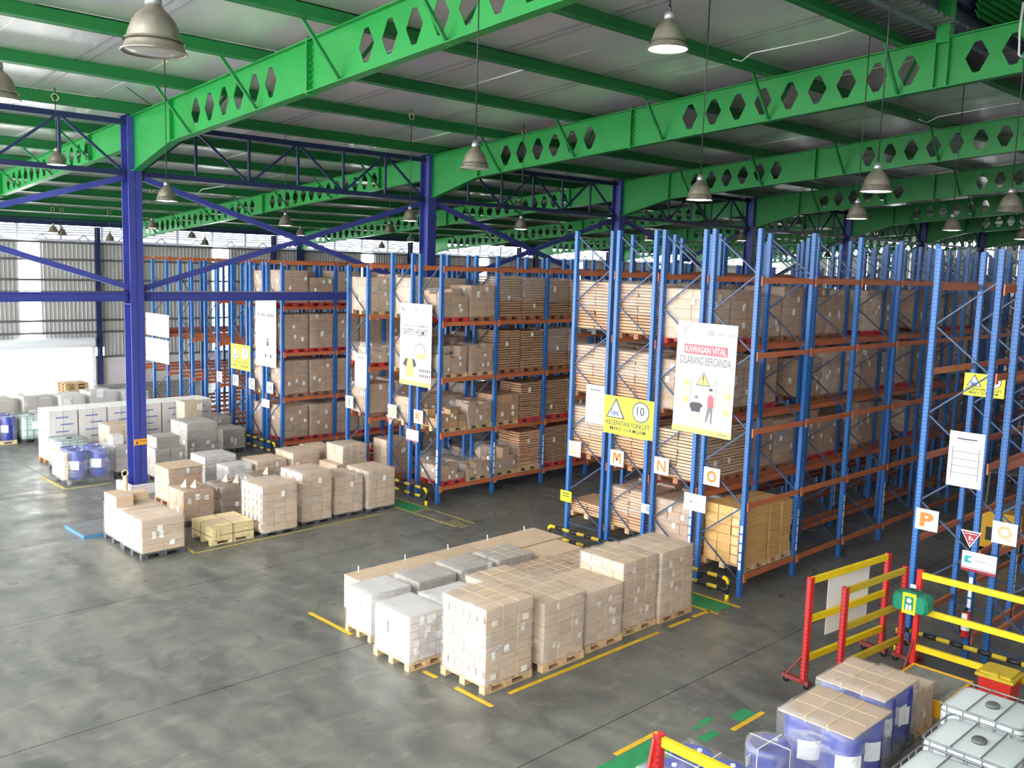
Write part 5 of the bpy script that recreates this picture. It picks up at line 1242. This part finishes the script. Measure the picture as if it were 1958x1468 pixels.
# ------------------------------------------------------------------ forklift and driver seen through the racks
t = thing('forklift', 'yellow forklift glimpsed through the racks behind letter Q', 'forklift', (26.85, 8.3, 0), (0, 0, math.radians(8)))
ob('chassis', me('chassis', lambda bm: (bm_box(bm, -1.0, .75, -.5, .5, .22, .75), bm_box(bm, -1.1, -.55, -.5, .5, .25, 1.2), bm_box(bm, -.5, .3, -.42, -.2, .75, .95), bm_box(bm, .35, .75, -.45, .45, .7, 1.15)), 'forkyellow'), t)
ob('grille', me('grille', bm_box, 'black', False, -1.12, -1.1, -.3, .3, .45, .8), t)
ob('seat', me('seat', lambda bm: (bm_box(bm, -.5, 0, -.25, .25, .95, 1.05), bm_box(bm, -.55, -.45, -.25, .25, 1.0, 1.5)), 'black'), t)
for x, y in ((-.75, -.5), (-.75, .5), (.55, -.5), (.55, .5)): ob('wheel', me('wheel', lambda bm: bm_tube(bm, [(0, -.09, 0), (0, .09, 0)], .27, 20), 'black', True), t, (x, y, .27))
for y in (-.35, .35):
    bar('mast_rail', t, 'black', (.95, y, .1), (.95, y, 2.2), .1, .14, (1, 0, 0)); bar('fork', t, 'galv', (1.0, y*.7, .08), (2.05, y*.7, .08), .12, .04)
    bar('guard_leg', t, 'black', (.6, y*1.2, 1.1), (.35, y*1.2, 2.15), .05, .05); bar('guard_leg', t, 'black', (-.75, y*1.2, 1.2), (-.6, y*1.2, 2.15), .05, .05)
for k in range(5): bar('guard_bar', t, 'black', (-.6+k*.24, -.42, 2.15), (-.6+k*.24, .42, 2.15), .04, .04)
tube('steering_column', t, 'black', [(.4, 0, 1.1), (.22, 0, 1.38)], .025)
ob('steering_wheel', me('steering_wheel', lambda bm: bm_tube(bm, [(.17*math.cos(a), .17*math.sin(a), 0) for a in [k*math.pi/8 for k in range(17)]], .015, 6, False), 'black', True), t, (.2, 0, 1.4), (0, -.7, 0))
# driver: one skinned body
def person_mesh():
    V = [(0, 0, 0), (.02, 0, .22), (.04, 0, .42), (.05, 0, .52), (.07, 0, .62), (.09, 0, .72),
         (.05, .2, .46), (.16, .26, .22), (.38, .16, .3), (.05, -.2, .46), (.16, -.26, .22), (.38, -.16, .3),
         (.03, .1, -.02), (.45, .14, .0), (.52, .14, -.42), (.66, .14, -.44), (.03, -.1, -.02), (.45, -.14, .0), (.52, -.14, -.42), (.66, -.14, -.44), (.08, 0, .8),
         (.44, .15, .31), (.44, -.15, .31)]
    E_ = [(0, 1), (1, 2), (2, 3), (3, 4), (4, 5), (5, 20), (2, 6), (6, 7), (7, 8), (8, 21), (2, 9), (9, 10), (10, 11), (11, 22), (0, 12), (12, 13), (13, 14), (14, 15), (0, 16), (16, 17), (17, 18), (18, 19)]
    rad = [.15, .15, .17, .06, .075, .095, .065, .045, .033, .065, .045, .033, .1, .075, .05, .045, .1, .075, .05, .045, .06, .035, .035]
    bm = bmesh.new(); ly = bm.verts.layers.skin.new()
    vs = [bm.verts.new(v) for v in V]
    for v, r_ in zip(vs, rad): v[ly].radius = (r_, r_)
    vs[0][ly].use_root = True
    for a, b in E_: bm.edges.new((vs[a], vs[b]))
    d = bpy.data.meshes.new('person'); bm.to_mesh(d); bm.free(); d.materials.append(MT['cloth'])
    o = bpy.data.objects.new('person', d); C.objects.link(o)
    o.modifiers.new('skin', 'SKIN'); m_ = o.modifiers.new('sub', 'SUBSURF'); m_.levels = 2; m_.render_levels = 2
    return o
dr = person_mesh(); dr.parent = None
Mx = Matrix.Translation((26.85, 8.3, 0)) @ Matrix.Rotation(math.radians(8), 4, 'Z') @ Matrix.Translation((-.25, 0, 1.14))
dr.matrix_world = Mx; tag(dr, 'person in dark clothes driving the yellow forklift behind the racks', 'person')
ob('head', me('head', lambda bm: bmesh.ops.create_uvsphere(bm, u_segments=16, v_segments=12, radius=.1), 'skin', True), dr, (.1, 0, .73), (0, 0, 0), (1, .85, 1.15))
ob('hair', me('hair', lambda bm: bmesh.ops.create_uvsphere(bm, u_segments=16, v_segments=12, radius=.105), 'black', True), dr, (.075, 0, .765), (0, 0, 0), (1, .92, 1.0))
ob('nose', me('nose', lambda bm: bmesh.ops.create_uvsphere(bm, u_segments=8, v_segments=6, radius=.02), 'skin', True), dr, (.2, 0, .72))
for s_ in (-1, 1):
    ob('eye', me('eye', lambda bm: bmesh.ops.create_uvsphere(bm, u_segments=8, v_segments=6, radius=.012), 'black', True), dr, (.19, s_*.035, .75))
    ob('ear', me('ear', lambda bm: bmesh.ops.create_uvsphere(bm, u_segments=8, v_segments=6, radius=.025), 'skin', True), dr, (.1, s_*.088, .73), (0, 0, 0), (.6, .4, 1))
    for q in range(4): ob('finger', me('finger', lambda bm: bm_tube(bm, [(0, 0, 0), (.04, 0, .01), (.06, 0, -.015)], .009, 6), 'skin', True), dr, (.44, s_*.15+(q-1.5)*.02, .31))
    ob('thumb', me('thumb', lambda bm: bm_tube(bm, [(0, 0, 0), (.03, -.03*s_, .01)], .01, 6), 'skin', True), dr, (.42, s_*.13, .31))
    ob('palm', me('palm', lambda bm: bm_box(bm, -.04, .03, -.04, .04, -.015, .015), 'skin'), dr, (.42, s_*.15, .31))
